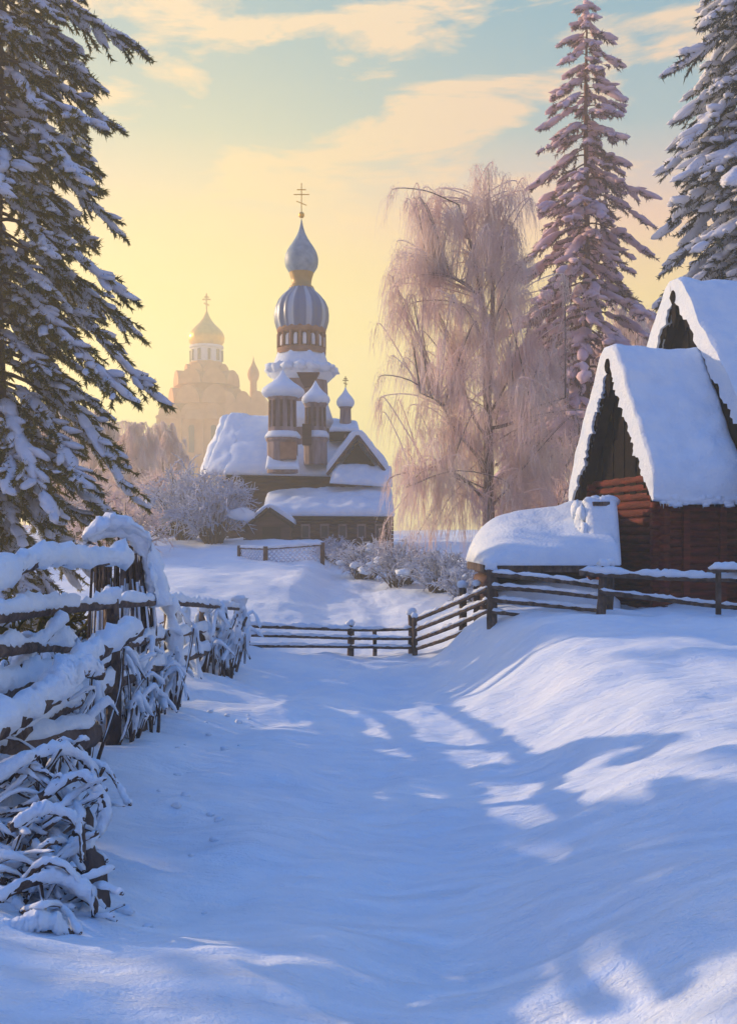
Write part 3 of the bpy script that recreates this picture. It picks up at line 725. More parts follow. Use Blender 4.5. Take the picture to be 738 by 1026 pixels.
# stepped kokoshniks carrying the drum
mb = MB()
for rad, py, n_, rr in ((36, 400, 8, 14), (31, 380, 8, 12), (21, 368, 8, 8)):
    for i in range(n_):
        a0 = i * 2 * math.pi / n_ + R(22.5); d = np.array([math.cos(a0), math.sin(a0), 0]); s = np.array([-d[1], d[0], 0])
        q = kc + d * rad * uk + UP * kz(py + 8)
        prism(mb, [q + s * rr * uk * math.cos(a) + UP * rr * 1.25 * uk * math.sin(a) for a in np.linspace(0, math.pi, 12)], -d * rad * .8 * uk)
lathe(mb, kc, [(40 * uk, kz(424)), (30 * uk, kz(398)), (24 * uk, kz(380)), (17 * uk, kz(364)), (15 * uk, kz(363))], 8, rot=R(22.5))
part('kokoshnik_tier', mb, M['brick'], cat, smooth=False)
mb = MB(); lathe(mb, kc, [(15 * uk, kz(366)), (15 * uk, kz(350)), (17 * uk, kz(349)), (17 * uk, kz(347)), (10 * uk, kz(346))], 24)
dr = part('drum', mb, M['white'], cat, kc + UP * kz(366), smooth=False)
for i in range(10):
    mb = MB(); a = i * 2 * math.pi / 10; q = kc + np.array([math.cos(a), math.sin(a), 0]) * 15 * uk
    box(mb, q + UP * kz(357), 2.6 * uk, .8, 11 * uk, (-math.sin(a), math.cos(a), 0))
    part('drum_window', mb, M['glass'], dr, smooth=False)
mb = MB(); lathe(mb, kc + UP * kz(349), [(a, b) for a, b in onion(17.8 * uk, 40 * uk, .86)], 36, 12, .015); part('golden_dome', mb, M['gold'], cat, kc + UP * kz(349))
mb = MB(); orth_cross(mb, kc + UP * kz(310), 16 * uk, .3); part('cross', mb, M['gold'], cat, smooth=False)
for px, pt, pb, rr in ((248, 346, 372, 6.2),):
    q = np.array([X(px, DK), DK + (12 if px > 200 else -6), 0]); mb = MB()
    lathe(mb, q, [(7 * uk, kz(424)), (4 * uk, kz(402)), (3.6 * uk, kz(pb + 2)), (5 * uk, kz(pb))], 12); t_ = part('corner_turret', mb, M['brick'], cat, q + UP * kz(424))
    mb = MB(); lathe(mb, q + UP * kz(pb + 1), onion(rr * uk, (pb - pt) * uk, .6), 20); part('onion_dome', mb, M['brick' if px > 200 else 'gold'], t_, q + UP * kz(pb + 1))

# ------------------------------------------------------------------ log houses on the right
ra = np.array([.964, .264, 0]); ga = np.array([-.264, .964, 0])       # ridge direction, gable direction
def fretwork(mb, p0, p1, down, n, dep, w0, w1, outd):
    """toothed bargeboard from p0 to p1"""
    p0, p1 = np.asarray(p0), np.asarray(p1)
    for i in range(n):
        a, b = p0 + (p1 - p0) * (i / n), p0 + (p1 - p0) * ((i + 1) / n); w = w0 + (w1 - w0) * ((i * 7) % 3) / 2
        m = (a + b) / 2
        poly = [a, b, b + down * w * .45, b * .3 + m * .7 + down * w * .6, m + down * w, a * .3 + m * .7 + down * w * .6, a + down * w * .45]
        prism(mb, poly, outd * dep)
def log_wall(mb, a, b, z0, z1, rr, over=.22):
    a, b = np.asarray(a, float), np.asarray(b, float); d = nrm(b - a); n = max(2, round((z1 - z0) / (rr * 1.8)))
    for i in range(n):
        z = z0 + (z1 - z0) * (i + .5) / n; j = rng.uniform(-.02, .02)
        q = np.linspace(0, 1, 9)[:, None]; pts = a - d * over + (b - a + d * 2 * over) * q; pts = pts.copy(); pts[:, 2] = z
        tube(mb, pts, (z1 - z0) / n * .50 * rng.uniform(.94, 1.05), 10, .03)
    box(mb, (a + b) / 2 * [1, 1, 0] + UP * (z0 + z1) / 2, np.linalg.norm(b - a) - .1, .04, z1 - z0 - .05, d)
def house(name, label, E1, W, L, z0, ze_, zr_, t, logm, wing):
    root = thing(name, label, 'log house', (E1[0], E1[1], z0))
    E1 = np.array([E1[0], E1[1], 0]); ov = .32
    a = ga
    i0 = .35                                   # walls stand in from the eaves
    c00 = E1 + a * i0 + ra * ov; c01 = E1 + a * (W - i0) + ra * ov
    c10 = c00 + ra * (L - ov); c11 = c01 + ra * (L - ov)
    sl = (zr_ - ze_) / (W / 2); zw = ze_ + i0 * sl
    mb = MB(); log_wall(mb, c00, c10, z0 - .5, zw - .18, .105); o = part('front_wall', mb, M[logm], root, c00 + UP * z0)
    if wing:
        # vertical posts on the yard-side wall
        for s in (.52, 1.42):
            m2 = MB(); box(m2, c00 + ra * s - a * .12 + UP * (z0 - .3 + zw) / 2, .15, .10, zw - z0 + .2, ra); part('wall_post', m2, M['redlog'], o, smooth=False)
    mb = MB(); log_wall(mb, c00, c01, z0 - .42, zw - .10, .105); part('gable_end_wall', mb, M[logm], root, c00 + UP * z0)
    mb = MB(); log_wall(mb, c01, c11, z0 - .5, zw - .18, .105); part('rear_wall', mb, M[logm], root)
    # boarded gable triangle
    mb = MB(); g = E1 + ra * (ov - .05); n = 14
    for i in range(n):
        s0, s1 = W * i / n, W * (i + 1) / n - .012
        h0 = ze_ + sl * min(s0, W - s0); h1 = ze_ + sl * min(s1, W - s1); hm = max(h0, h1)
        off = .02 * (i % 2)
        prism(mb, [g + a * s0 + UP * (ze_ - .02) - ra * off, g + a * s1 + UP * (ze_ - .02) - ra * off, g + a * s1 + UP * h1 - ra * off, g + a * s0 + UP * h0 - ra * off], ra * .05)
    gb = part('gable_boards', mb, M['shadedark'], root, smooth=False)
    # roof planks
    mb = MB()
    for s in (0, 1):
        e = E1 + a * (W * s) + UP * ze_; r_ = E1 + a * (W / 2) + UP * zr_
        nn = nrm(np.cross(ra, r_ - e)); nn = nn if nn[2] > 0 else -nn
        prism(mb, [e + nn * .02, r_ + nn * .02, r_ + ra * L + nn * .02, e + ra * L + nn * .02], -nn * .06)
    part('roof_boards', mb, M['darkwood'], root, smooth=False)
    # carved bargeboards
    rk = E1 + a * (W / 2) + UP * (zr_ + .0) - ra * .05
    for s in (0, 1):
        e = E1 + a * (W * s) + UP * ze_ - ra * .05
        mb = MB(); fretwork(mb, e, rk, -UP, 13, .05, .26, .44, -ra); part('carved_bargeboard', mb, M['shadedark'], gb, smooth=False)
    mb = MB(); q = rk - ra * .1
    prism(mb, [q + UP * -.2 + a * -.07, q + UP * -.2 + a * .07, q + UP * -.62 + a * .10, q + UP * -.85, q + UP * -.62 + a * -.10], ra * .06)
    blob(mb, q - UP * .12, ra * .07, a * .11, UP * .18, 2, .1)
    part('gable_pendant', mb, M['shadedark'], gb, smooth=False)
    # eave fringe toward the yard
    mb = MB(); e = E1 + UP * (ze_ - .02); fretwork(mb, e + ra * .05, e + ra * (L - .02), -UP, 12 if wing else 20, .04, .10, .2, a); part('eave_fringe', mb, M['darkwood'], root, smooth=False)
    for i in range(int(L * 9)):
        q = E1 + ra * rng.uniform(.05, L - .05) + UP * (ze_ - .10) - a * rng.uniform(.04, .12); ln = rng.uniform(.06, .26) * (1 if rng.random() < .6 else .5)
        mb = MB(); tube(mb, spline([q, q - UP * ln], 4), np.array([.018, .013, .008, .002]), 6, .05); part('icicle', mb, M['ice'], root)
    # snow
    mb = MB(); roof_snow(mb, E1 - ra * .16, ra, a, L + .16, [(-.10, ze_ - .12), (W / 2 * .5, (ze_ + zr_) / 2), (W / 2, zr_), (W * .75, (ze_ + zr_) / 2), (W + .10, ze_ - .12)], t, 22, .12, k=130, rag=.14, sag=.07)
    # ragged lip of snow along the yard-side eave
    for i in range(int(L * 22)):
        q = E1 + ra * rng.uniform(0.02, L) - a * .14 + UP * (ze_ - .10 + rng.uniform(-.09, .08)); s = rng.uniform(.025, .075)
        blob(mb, q, ra * s * 1.8, a * s, UP * s * 1.1, 2, .4)
    part('roof_snow', mb, M['snow'], root)
    return root
zh = ground(6.6, 22.6)
house('log_cottage', 'small red log wing with steep snowy roof and carved dark gable', X(657, 22) * np.array([1, 0]) + np.array([0, 22]), 3.63, 2.05, zh, 1.02, 4.15, .46, 'redlog', True)
# larger house standing behind it, its gable at the wing's far end
q = np.array([X(657, 22), 22.0]) + ra[:2] * 2.12 + ga[:2] * -1.2
house('log_house', 'larger log house behind the red wing with tall steep snow-covered roof', q, 7.5, 8.0, zh, .95, 6.0, .44, 'redlog', False)

# ------------------------------------------------------------------ snow-roofed shed
sh = thing('shed', 'low shed under a thick rounded cap of snow beside the log cottage', 'shed', G(550, 23.2))
DS = 21.6; zs_ = Z(567, DS); sx0, sx1 = X(484, DS), X(621, DS); sg = ground(3.5, 23) - .4
mb = MB()
for i in range(5):
    z = sg + (zs_ - .02 - sg) * (i + .5) / 5
    tube(mb, [[sx0 + .25, DS + 3.2, z], [sx1 - .05, DS + 3.2, z]], (zs_ - sg) / 10 * 1.02, 8)
    tube(mb, [[sx0 + .25, DS + .6, z + .05], [sx0 + .25, DS + 3.3, z + .05]], (zs_ - sg) / 10 * 1.02, 8)
part('log_wall', mb, M['brownlog'], sh)
mb = MB(); prism(mb, [[sx0, DS, zs_ - .13], [sx1, DS, zs_ - .13], [sx1, DS, zs_ + .03], [sx0, DS, zs_ + .03]], [0, 3.6, 0]); part('roof_beam', mb, M['wood'], sh, smooth=False)
mb = MB(); blob(mb, [(sx0 + sx1) / 2 + .15, DS + 1.25, sg + .35], np.array([1.45, 0, 0]), np.array([0, .95, 0]), UP * .78, 3, .14); part('snow_drift', mb, M['snow'], sh)
# snow cap: a thick quilt, low and rounded at the left, climbing to the cottage
mb = MB(); nu, nv = 46, 26
U, V = np.meshgrid(np.linspace(0, 1, nu), np.linspace(0, 1, nv), indexing='ij')
bx = sx0 + .06 + (sx1 - sx0 - .10) * U; by = DS - .15 + 3.9 * V
hgt = (.85 + .55 * np.clip(U * 1.05, 0, 1) ** .8) * np.clip(.30 + .95 * V, 0, 1.1)
hgt *= (1 - (1 - np.clip(U / .30, 0, 1)) ** 2.2) ** .55 * np.clip((1 - np.abs(2 * V - 1) ** 9), 0.0, 1) ** .4 * .92 + .05
hgt += np.array([[.10 * mn.noise(Vector((x * 1.1, y * 1.1, 3))) + .04 * mn.noise(Vector((x * 3, y * 3, 3))) for x, y in zip(a_, b_)] for a_, b_ in zip(bx, by)]) * np.clip(hgt, 0, 1)
bul = .16 * np.sin(np.clip(hgt, 0, .6) / .6 * math.pi)
top = np.stack([bx - .10 * (1 - U) ** 6, by, zs_ + .02 + hgt], -1); bot = np.stack([bx, by, np.full_like(bx, zs_ + .01)], -1)
idx = np.arange(nu * nv).reshape(nu, nv); qd = np.stack([idx[:-1, :-1], idx[1:, :-1], idx[1:, 1:], idx[:-1, 1:]], -1).reshape(-1, 4)
mb.add(np.concatenate([top.reshape(-1, 3), bot.reshape(-1, 3)]), np.concatenate([qd, qd[:, ::-1] + nu * nv]))
brd = np.concatenate([idx[:, 0], idx[-1, 1:], idx[-2::-1, -1], idx[0, -2:0:-1]]); nx = np.roll(brd, -1)
mb.q.append(np.stack([brd, brd + nu * nv, nx + nu * nv, nx], -1))
part('roof_snow', mb, M['snow'], sh)
# upright snow-plastered bin at the cottage end with a small dark vent
mb = MB(); DB = 22.25; bxm = (X(590, DB) + X(621, DB)) / 2
slab(mb, [X(589, DB), DB - .05, Z(563, DB)], [X(621, DB), DB - .05, Z(566, DB)], [X(621, DB), DB + .42, Z(499, DB)], [X(589, DB), DB + .42, Z(500, DB)], .22, 14, 20, .14, 4)
box(mb, [bxm, DB + .75, (Z(563, DB) + Z(503, DB)) / 2], X(621, DB) - X(590, DB) - .12, .8, Z(503, DB) - Z(563, DB) - .05)
for q_ in range(9): blob(mb, [X(591, DB) + rng.uniform(.0, .58), DB + rng.uniform(.45, 1.0), Z(501, DB) + rng.uniform(-.06, .02)], np.array([.2, 0, 0]), np.array([0, .22, 0]), UP * .13, 2, .25)
for q_ in range(14): blob(mb, [X(588, DB) + rng.uniform(-.06, .05), DB + rng.uniform(.2, 1.1), Z(rng.uniform(508, 545), DB)], np.array([.10, 0, 0]), np.array([0, .22, 0]), UP * .2, 2, .3)
cb = part('dormer_snow', mb, M['snow'], sh)
mb = MB(); box(mb, [X(604, DB), DB + .25, Z(503.5, DB) - .02], .36, .14, .09); part('vent', mb, M['wood'], cb, smooth=False)

# ------------------------------------------------------------------ fences
def rail_mesh(pts, r, rough=.05):
    mb = MB(); tube(mb, pts, np.linspace(r, r * .85, len(pts)), 7, rough); return mb
def fence(name, label, posts, rails, sn=True, cat='fence', matn='wood'):
    """posts: (top point, radius, lean-dx); rails: (points, radius, snow height)"""
    p0 = posts[0][0]; root = thing(name, label, cat, (p0[0], p0[1], ground(p0[0], p0[1])))
    for tp, r, ln in posts:
        tp = np.array(tp, float); bt = np.array([tp[0] - ln, tp[1], ground(tp[0] - ln, tp[1]) - .35])
        mb = MB(); pts = spline([bt, (tp + bt) / 2 + [.01, 0, 0], tp], 7); tube(mb, pts, np.linspace(r * 1.1, r * .95, 7), 7, .06)
        po = part('post', mb, M[matn], root)
        if sn:
            mb = MB(); blob(mb, tp + UP * r * .5, np.array([r * 1.35, 0, 0]), np.array([0, r * 1.35, 0]), UP * r * 1.1, 2, .2); part('snow_cap', mb, M['snow'], po)
    for pts, r, h in rails:
        n = max(8, int(np.linalg.norm(np.diff(np.array(pts), axis=0), axis=1).sum() / .07)); n = min(n, 150)
        p = spline(pts, n); ro = part('rail', rail_mesh(p, r), M[matn], root)
        if sn and h: mb = MB(); snow_on(mb, p, r * 1.15, h * 1.1, r * .7, gaps=1); part('snow_line', mb, M['snow'], ro)
    return root
# across the end of the lane
fence('rail_fence', 'low dark rail fence crossing the end of the snowy lane',
      [(P(246, 622, 25.2), .10, 0), (P(351, 626, 25.2), .085, 0), (P(375, 630, 25.3), .05, 0), (P(412, 615, 24.6), .09, 0)],
      [([P(246, 627, 25.15), P(300, 629, 25.1), P(351, 631, 25.1)], .05, .07), ([P(351, 631, 25.1), P(385, 631, 25), P(412, 630, 24.5)], .045, .05),
       ([P(246, 636, 25.15), P(351, 639.5, 25.1)], .045, .05), ([P(351, 639.5, 25.1), P(412, 640, 24.5)], .045, .04),
       ([P(246, 647, 25.15), P(351, 648, 25.1)], .045, .05), ([P(351, 648, 25.1), P(412, 649, 24.5)], .045, .04)])
fence('rail_fence', 'sloping rail fence climbing the bank from the lane to the shed',
      [(P(415, 618, 24.3), .06, 0), (P(463, 588, 22.9), .09, 0), (P(477, 586, 22.4), .07, 0)],
      [([P(414, 622, 24.4), P(450, 607, 23.2), P(488, 590, 21.8)], .05, .06), ([P(414, 632, 24.4), P(450, 618, 23.2), P(488, 602, 21.8)], .05, .06),
       ([P(414, 642, 24.4), P(450, 629, 23.2), P(488, 613, 21.8)], .05, .05), ([P(414, 651, 24.4), P(450, 639, 23.2), P(488, 622, 21.8)], .045, .04)])
fence('rail_pen', 'dark slatted rail pen standing under the front of the shed',
      [(P(492, 570, 20.9), .10, .0), (P(604, 567, 19.4), .085, .08), (P(611, 566, 19.9), .075, .05)],
      [([P(492, 575, 20.85), P(545, 580, 20.2), P(606, 588, 19.4)], .06, .05), ([P(492, 588, 20.85), P(545, 592, 20.2), P(606, 599, 19.4)], .055, .05),
       ([P(492, 601, 20.85), P(545, 606, 20.2), P(604, 612, 19.4)], .055, .05), ([P(492, 613, 20.85), P(545, 618, 20.2), P(600, 625, 19.4)], .05, .04)])
fence('rail_fence', 'long snow-topped yard rails below the red cottage wall at right',
      [(P(760, 572, 18.0), .08, 0)],
      [([P(580, 574, 19.5), P(650, 578, 19.0), P(700, 580, 18.5), P(770, 581, 17.8)], .055, .09), ([P(600, 593, 19.3), P(660, 600, 19.0), P(710, 606, 18.5), P(770, 611, 17.8)], .055, .04)])
# plank seat with a cushion of snow
bn = thing('plank_bench', 'little plank bench under snow at the right edge by the yard rails', 'bench', G(728, 18.0))
mb = MB(); c = P(732, 572, 18.0); box(mb, c, .75, .26, .05); part('seat', mb, M['wood'], bn, smooth=False)
for dx in (-.22, .28):
    mb = MB(); tube(mb, [c + [dx, 0, -.02], c + [dx, 0, -.75]], .05, 7); part('leg', mb, M['wood'], bn)
mb = MB(); snow_on(mb, spline([c + [-.38, 0, .02], c + [.38, 0, .02]], 14), .14, .11, .02); part('snow_cushion', mb, M['snow'], bn)

# lattice fence before the church
lf = thing('lattice_fence', 'pale snowy lattice fence with dark posts in front of the church', 'fence', G(280, 50))
lp = [P(240, 549, 50.5), P(266, 550, 49.2), P(323, 546, 49.8)]
for p in lp:
    mb = MB(); tube(mb, [p + UP * .12, [p[0], p[1], min(p[2] - 1.05, ground(p[0], p[1]) - .2)]], .12, 6); part('post', mb, M['brownlog'], lf)
for a, b in zip(lp[:-1], lp[1:]):
    mb = MB(); d = b - a; L = np.linalg.norm(d); H = .95
    for i in range(int((L + H) / .22)):
        s = i * .22 - H
        for sg_ in (1, -1):
            q0, q1 = (s, s + H)
            pts = []
            for tt in (0, 1):
                ss = s + H * tt; zz = -H + H * tt if sg_ > 0 else -H * tt
                pts.append((ss, zz))
            (s0, z0), (s1, z1) = pts
            for _ in range(2):
                if s0 < 0: f = (0 - s0) / (s1 - s0); s0, z0 = 0, z0 + (z1 - z0) * f
                if s1 > L: f = (L - s0) / (s1 - s0); s1, z1 = L, z0 + (z1 - z0) * f
            if s1 - s0 > .02: tube(mb, [a + d * s0 / L + UP * z0, a + d * s1 / L + UP * z1], .028, 4)
    pn = part('lattice_panel', mb, M['frostblue'], lf)
    mb = MB(); tube(mb, [a - UP * H, b - UP * H], .05, 5); tube(mb, [a, b], .05, 5); part('rail', mb, M['brownlog'], pn)
    mb = MB(); snow_on(mb, spline([a, b], 20), .09, .11, .04); part('snow_line', mb, M['snow'], pn)

# the old fence down the left of the lane
def LP(px, py, D): return P(px, py, D)
lfence = fence('old_rail_fence', 'old rustic rail fence heavy with snow along the left of the lane',
      [(P(171, 606, 13.7), .085, .0), (P(240, 606, 23.5), .13, 0), (P(112, 600, 10.6), .08, -.02), (P(204, 612, 18), .08, 0)],
      [([P(-55, 624, 6.15), P(0, 618, 6.9), P(74, 609, 9.3), P(172, 604, 13.7), P(240, 610, 23.5)], .05, .085),
       ([P(-55, 661, 6.15), P(0, 652, 6.9), P(50, 648, 8.3), P(110, 650, 10.5), P(166, 638, 13.7), P(240, 626, 23.5)], .05, .10),
       ([P(-55, 706, 6.15), P(0, 694, 6.9), P(88, 668, 9.8), P(130, 662, 11.6)], .055, .11),
       ([P(-55, 770, 6.15), P(0, 746, 6.9), P(50, 716, 8.2), P(105, 690, 10.4), P(171, 664, 13.7), P(240, 643, 23.5)], .07, .14)])
# heavy snow plastered on the two near posts
for (a, b, w) in ((P(170, 600, 13.6), P(177, 705, 13.6), .10), (P(240, 600, 23.3), P(243, 660, 23.3), .16)):
    mb = MB(); tube(mb, spline([a, (a + b) / 2 + [.03, -.02, 0], b], 14), w * (1 + .2 * nr.normal(0, 1, 14)), 9, .08)
    part('snow_crust', mb, M['snow'], lfence)

GL = 'broken poles leaning on the old fence'
def pole(name, label, pts, r0, r1, w, h, group=None, cat='branch', matn='wood', n=44):
    p = spline(np.array(pts), n); mb = MB(); tube(mb, p, np.linspace(r0, r1, n), 7, .08)
    o = bpy.data.objects.new(name, mb.mesh(name, p[0], True)); col.objects.link(o); o.location = p[0]; ORIG[o.name] = p[0]
    o.data.materials.append(M[matn]); tag(o, label, cat, group)
    mb = MB(); snow_on(mb, p, w, h, r1 * .35, under=.6, lump=.34); part('snow', mb, M['snow'], o)
    return o
pole('broken_pole', 'broken top pole with thick snow jutting from the picture edge before the spruce', [P(-60, 600, 6.6), P(0, 579, 7.3), P(42, 561, 8.0), P(90, 562, 9.2), P(131, 561, 10.2)], .06, .05, .10, .12, GL, 'pole')
pole('broken_pole', 'thick forked pole leaning up across the fence, its snow lit cream', [P(-60, 765, 5.6), P(0, 727, 6.2), P(50, 697, 7.0), P(92, 658, 7.9), P(137, 630, 8.8)], .085, .07, .10, .12, GL, 'pole')
pole('broken_pole', 'short snowy fork stub below the leaning pole', [P(40, 705, 6.9), P(66, 682, 7.2), P(84, 672, 7.4), P(101, 676, 7.6)], .06, .045, .08, .10, GL, 'pole')
pole('broken_pole', 'slim diagonal stake crossing the upper rails at left', [P(-5, 690, 7.2), P(30, 655, 7.8), P(66, 618, 8.4)], .04, .03, .055, .06, GL, 'pole')

# snow-capped brushwood hut
hb = P(122, 600, 12.6); hb[2] = ground(hb[0], hb[1])
ht = thing('brushwood_stack', 'tall bundle of brushwood under an arched hood of snow behind the fence', 'brushwood stack', hb)
mb = MB(); mb2 = MB(); kx = 12.6 / F
topz = Z(533, 12.6)
for i in range(70):
    a = rng.uniform(0, 6.28); q = rng.random() ** .5; d = np.array([math.cos(a), math.sin(a) * .7, 0])
    b = hb + d * .45 * q; t_ = hb + d * .36 * q; t_[2] = topz - .05 - .25 * q ** 2 - rng.random() * .25; b[2] -= .1
    pp = spline([b, (b + t_) / 2 + nr.normal(0, .06, 3), t_], 7); tube(mb, pp, np.linspace(.03, .014, 7), 5)
    if i % 2: tube(mb2, pp[1:6] + [0, -.012, .012], .017, 5, .25)
part('sticks', mb, M['wood'], ht)
part('frost', mb2, M['snow'], ht)
mb = MB()
arch = spline([P(86, 548, 12.3), P(92, 534, 12.3), P(112, 527, 12.4), P(134, 532, 12.5), P(148, 553, 12.6), P(157, 580, 12.6), P(161, 606, 12.6)], 30)
snow_on(mb, arch, .26, .13, 0, lump=.18); tube(mb, arch[2:] - UP * .02, np.linspace(.10, .14, 28), 10, .10)
part('snow_hood', mb, M['snow'], ht)

# snowy scrub tangled through the fence
GT = 'snow-crusted scrub tangled in the left fence'
def tangle(label, c, rx, ry, H, n, seed, w=.02):
    r = random.Random(seed); c = np.array(c, float); c[2] = ground(c[0], c[1])
    root = thing('snowy_scrub', label, 'scrub', c, GT); tk, sn = MB(), MB()
    for i in range(n):
        a = np.array([r.uniform(-rx, rx), r.uniform(-ry, ry), -.1]); h = H * r.uniform(.5, 1.05)
        b = a + np.array([r.uniform(-.8, .8) * rx, r.uniform(-.7, .7) * ry, h])
        m = (a + b) / 2 + np.array([r.uniform(-.3, .3) * rx, r.uniform(-.3, .3) * ry, r.uniform(0, .2) * H])
        e = b + np.array([r.uniform(-.5, .5) * rx, r.uniform(-.3, .3), -r.uniform(.05, .45) * H])
        p = spline(np.array([a, m, b, e]) + c, 18); tube(tk, p, np.linspace(w, w * .6, 18), 5, .08)
        if r.random() < .95: snow_on(sn, p[2:], w * 1.5, w * r.uniform(1.4, 2.4), w * .1, 8, under=.75, lump=.4)
    part('twigs', tk, M['wood'], root); part('snow', sn, M['snow'], root)
    return root
tangle('snowy scrub between the two far posts of the left fence', [X(205, 18.5), 18.5, 0], .55, 1.6, 1.25, 60, 41, .028)
tangle('snowy scrub behind the middle post of the left fence', [X(150, 13.4), 13.2, 0], .35, .8, 1.1, 45, 42, .022)
tangle('snowy scrub under the brushwood stack, between the rails', [X(110, 11), 11.2, 0], .35, .8, 1.0, 45, 43, .02)
tangle('snowy scrub behind the rails at the left picture edge', [X(35, 9.2), 9.2, 0], .45, .9, 1.2, 45, 44, .02)
tangle('dark scrub at the foot of the fence where the thick rail meets the snow', [X(125, 11.8), 11.6, 0], .28, .7, .6, 40, 45, .022)
shrub('low_fir', 'low green fir bush with snow behind the upper left rails', G(30, 13.0), 1.25, .9, 40, .02, 'needles', 71, None, 14, 'bush')

# brushwood heap in the lower left corner
GH = 'snow-covered branches of the lower left heap'
hr = random.Random(77)
def zheap(px, py, D): return P(px, py, D)
special = [('long snowy branch arching over the top of the lower left heap', [(-20, 790, 5.9), (25, 762, 6.1), (62, 752, 6.3), (88, 765, 6.4), (100, 790, 6.4)], .04),
           ('thin curled twig reaching out over the lane from the heap', [(88, 762, 6.5), (106, 770, 6.5), (118, 786, 6.5), (127, 803, 6.45), (131, 806, 6.4)], .022),
           ('thick snowy bough lying along the bottom of the heap', [(-30, 948, 5.0), (10, 935, 5.05), (45, 926, 5.1), (72, 938, 5.15)], .055),
           ('snowy branch hooking down the right side of the heap', [(40, 800, 6.0), (80, 778, 6.1), (102, 800, 6.1), (104, 825, 6.05), (92, 842, 6.0)], .035),
           ('bent snowy branch crossing the middle of the heap', [(10, 830, 5.6), (45, 812, 5.7), (78, 825, 5.75), (84, 862, 5.7)], .035),
           ('forked snowy branch low in the heap beside the added dark stump', [(-10, 905, 5.2), (28, 885, 5.3), (62, 882, 5.4), (92, 900, 5.4), (95, 918, 5.4)], .035)]
for lab, pts, r in special:
    pole('snowy_branch', lab, [zheap(*q) for q in pts], r * .8, r * .5, r * 1.1, r * 1.35, GH)
for i in range(130):
    cx, cy = hr.uniform(-25, 88), hr.uniform(765, 935); dd = 6.3 - (cy - 765) / 170 * 1.15 + hr.uniform(.0, .5)
    L = hr.uniform(18, 55); an = hr.uniform(-.9, .9) + (math.pi / 2 if hr.random() < .25 else 0); cv = hr.uniform(-26, 30)
    q = []
    for s in (-1, -.35, .35, 1):
        q.append(P(cx + L * s * math.cos(an), cy + L * s * math.sin(an) * .8 - cv * (1 - s * s), dd + hr.uniform(-.15, .15)))
    q = [np.array(v) for v in q]
    for v in q: v[2] = max(v[2], ground(v[0], v[1]) + .0)
    r = hr.uniform(.009, .026)
    pole('snowy_branch', 'crooked snow-covered branch among the tangle filling the lower left heap', q, r, r * .5, r * 1.2, r * hr.uniform(.9, 1.7), GH, n=24)
# dark stump put where the shadow under the heap falls, at its right edge
sp_ = P(93, 900, 5.75); sp_[2] = ground(sp_[0], sp_[1])
stp = thing('shadow_stump', 'dark half-buried stump standing in for the shadow at the right edge of the brushwood heap', 'stump', sp_)
mb = MB(); p = spline([sp_ - UP * .2, sp_ + [-.02, .05, .16], sp_ + [-.09, .1, .27]], 9); tube(mb, p, np.linspace(.10, .055, 9), 12, .16); part('trunk', mb, M['bark'], stp)
mb = MB(); blob(mb, p[-1] + UP * .02, np.array([.08, 0, 0]), np.array([0, .08, 0]), UP * .05, 2, .2); part('snow_cap', mb, M['snow'], stp)
# dark logs added under the twigs so the gaps between them read dark
for lab, a, b, r in (('dark log added deep inside the lower left heap behind its gaps', P(-50, 860, 6.3), P(80, 850, 6.9), .20), ('dark log added under the thick rail, above the branch heap', P(-60, 780, 6.6), P(92, 735, 8.3), .13)):
    a[2] = max(a[2], ground(a[0], a[1]) + r * .5); b[2] = max(b[2], ground(b[0], b[1]) + r * .5)
    p = spline([a, (a + b) / 2 + [0, 0, .03], b], 16); mb = MB(); tube(mb, p, np.linspace(r, r * .8, 16), 10, .06)
    o = tag(part('log', mb, M['bark'], None, p[0]), lab, 'log')
    mb = MB(); snow_on(mb, p, r * .8, r * .6, r * .65); part('snow', mb, M['snow'], o)

GC = 'small lumps of snow fallen beside the left fence'
cr = random.Random(5)
for i in range(26):
    yy = cr.uniform(5.5, 14); xx = -1.55 - .07 * (yy - 5.5) + cr.uniform(0, .75) ** 1.4
    r = cr.uniform(.012, .04); mb = MB(); c = np.array([xx, yy, ground(xx, yy) + r * .25]); blob(mb, c, np.array([r * 1.3, 0, 0]), np.array([0, r, 0]), UP * r * .8, 2, .3)
    tag(part('snow_clod', mb, M['snow'], None, c), 'small clod of snow lying on the lane near the foot of the left fence', 'snow clod', GC)
# ------------------------------------------------------------------ air
mb = MB(); box(mb, [0, 167, 26.5], 292, 400, 69)
hz = part('haze', mb, M['snow']); hz['kind'] = 'stuff'; hz.data.materials.clear()
vm = bpy.data.materials.new('haze_air'); vm.use_nodes = True; nt = vm.node_tree
for n in list(nt.nodes):
    if n.type == 'BSDF_PRINCIPLED': nt.nodes.remove(n)
pv = nt.nodes.new('ShaderNodeVolumePrincipled'); pv.inputs['Color'].default_value = (1.0, .95, .74, 1)
pv.inputs['Density'].default_value = .0030; pv.inputs['Anisotropy'].default_value = .5
nt.links.new(pv.outputs[0], nt.nodes['Material Output'].inputs['Volume'])
hz.data.materials.append(vm)

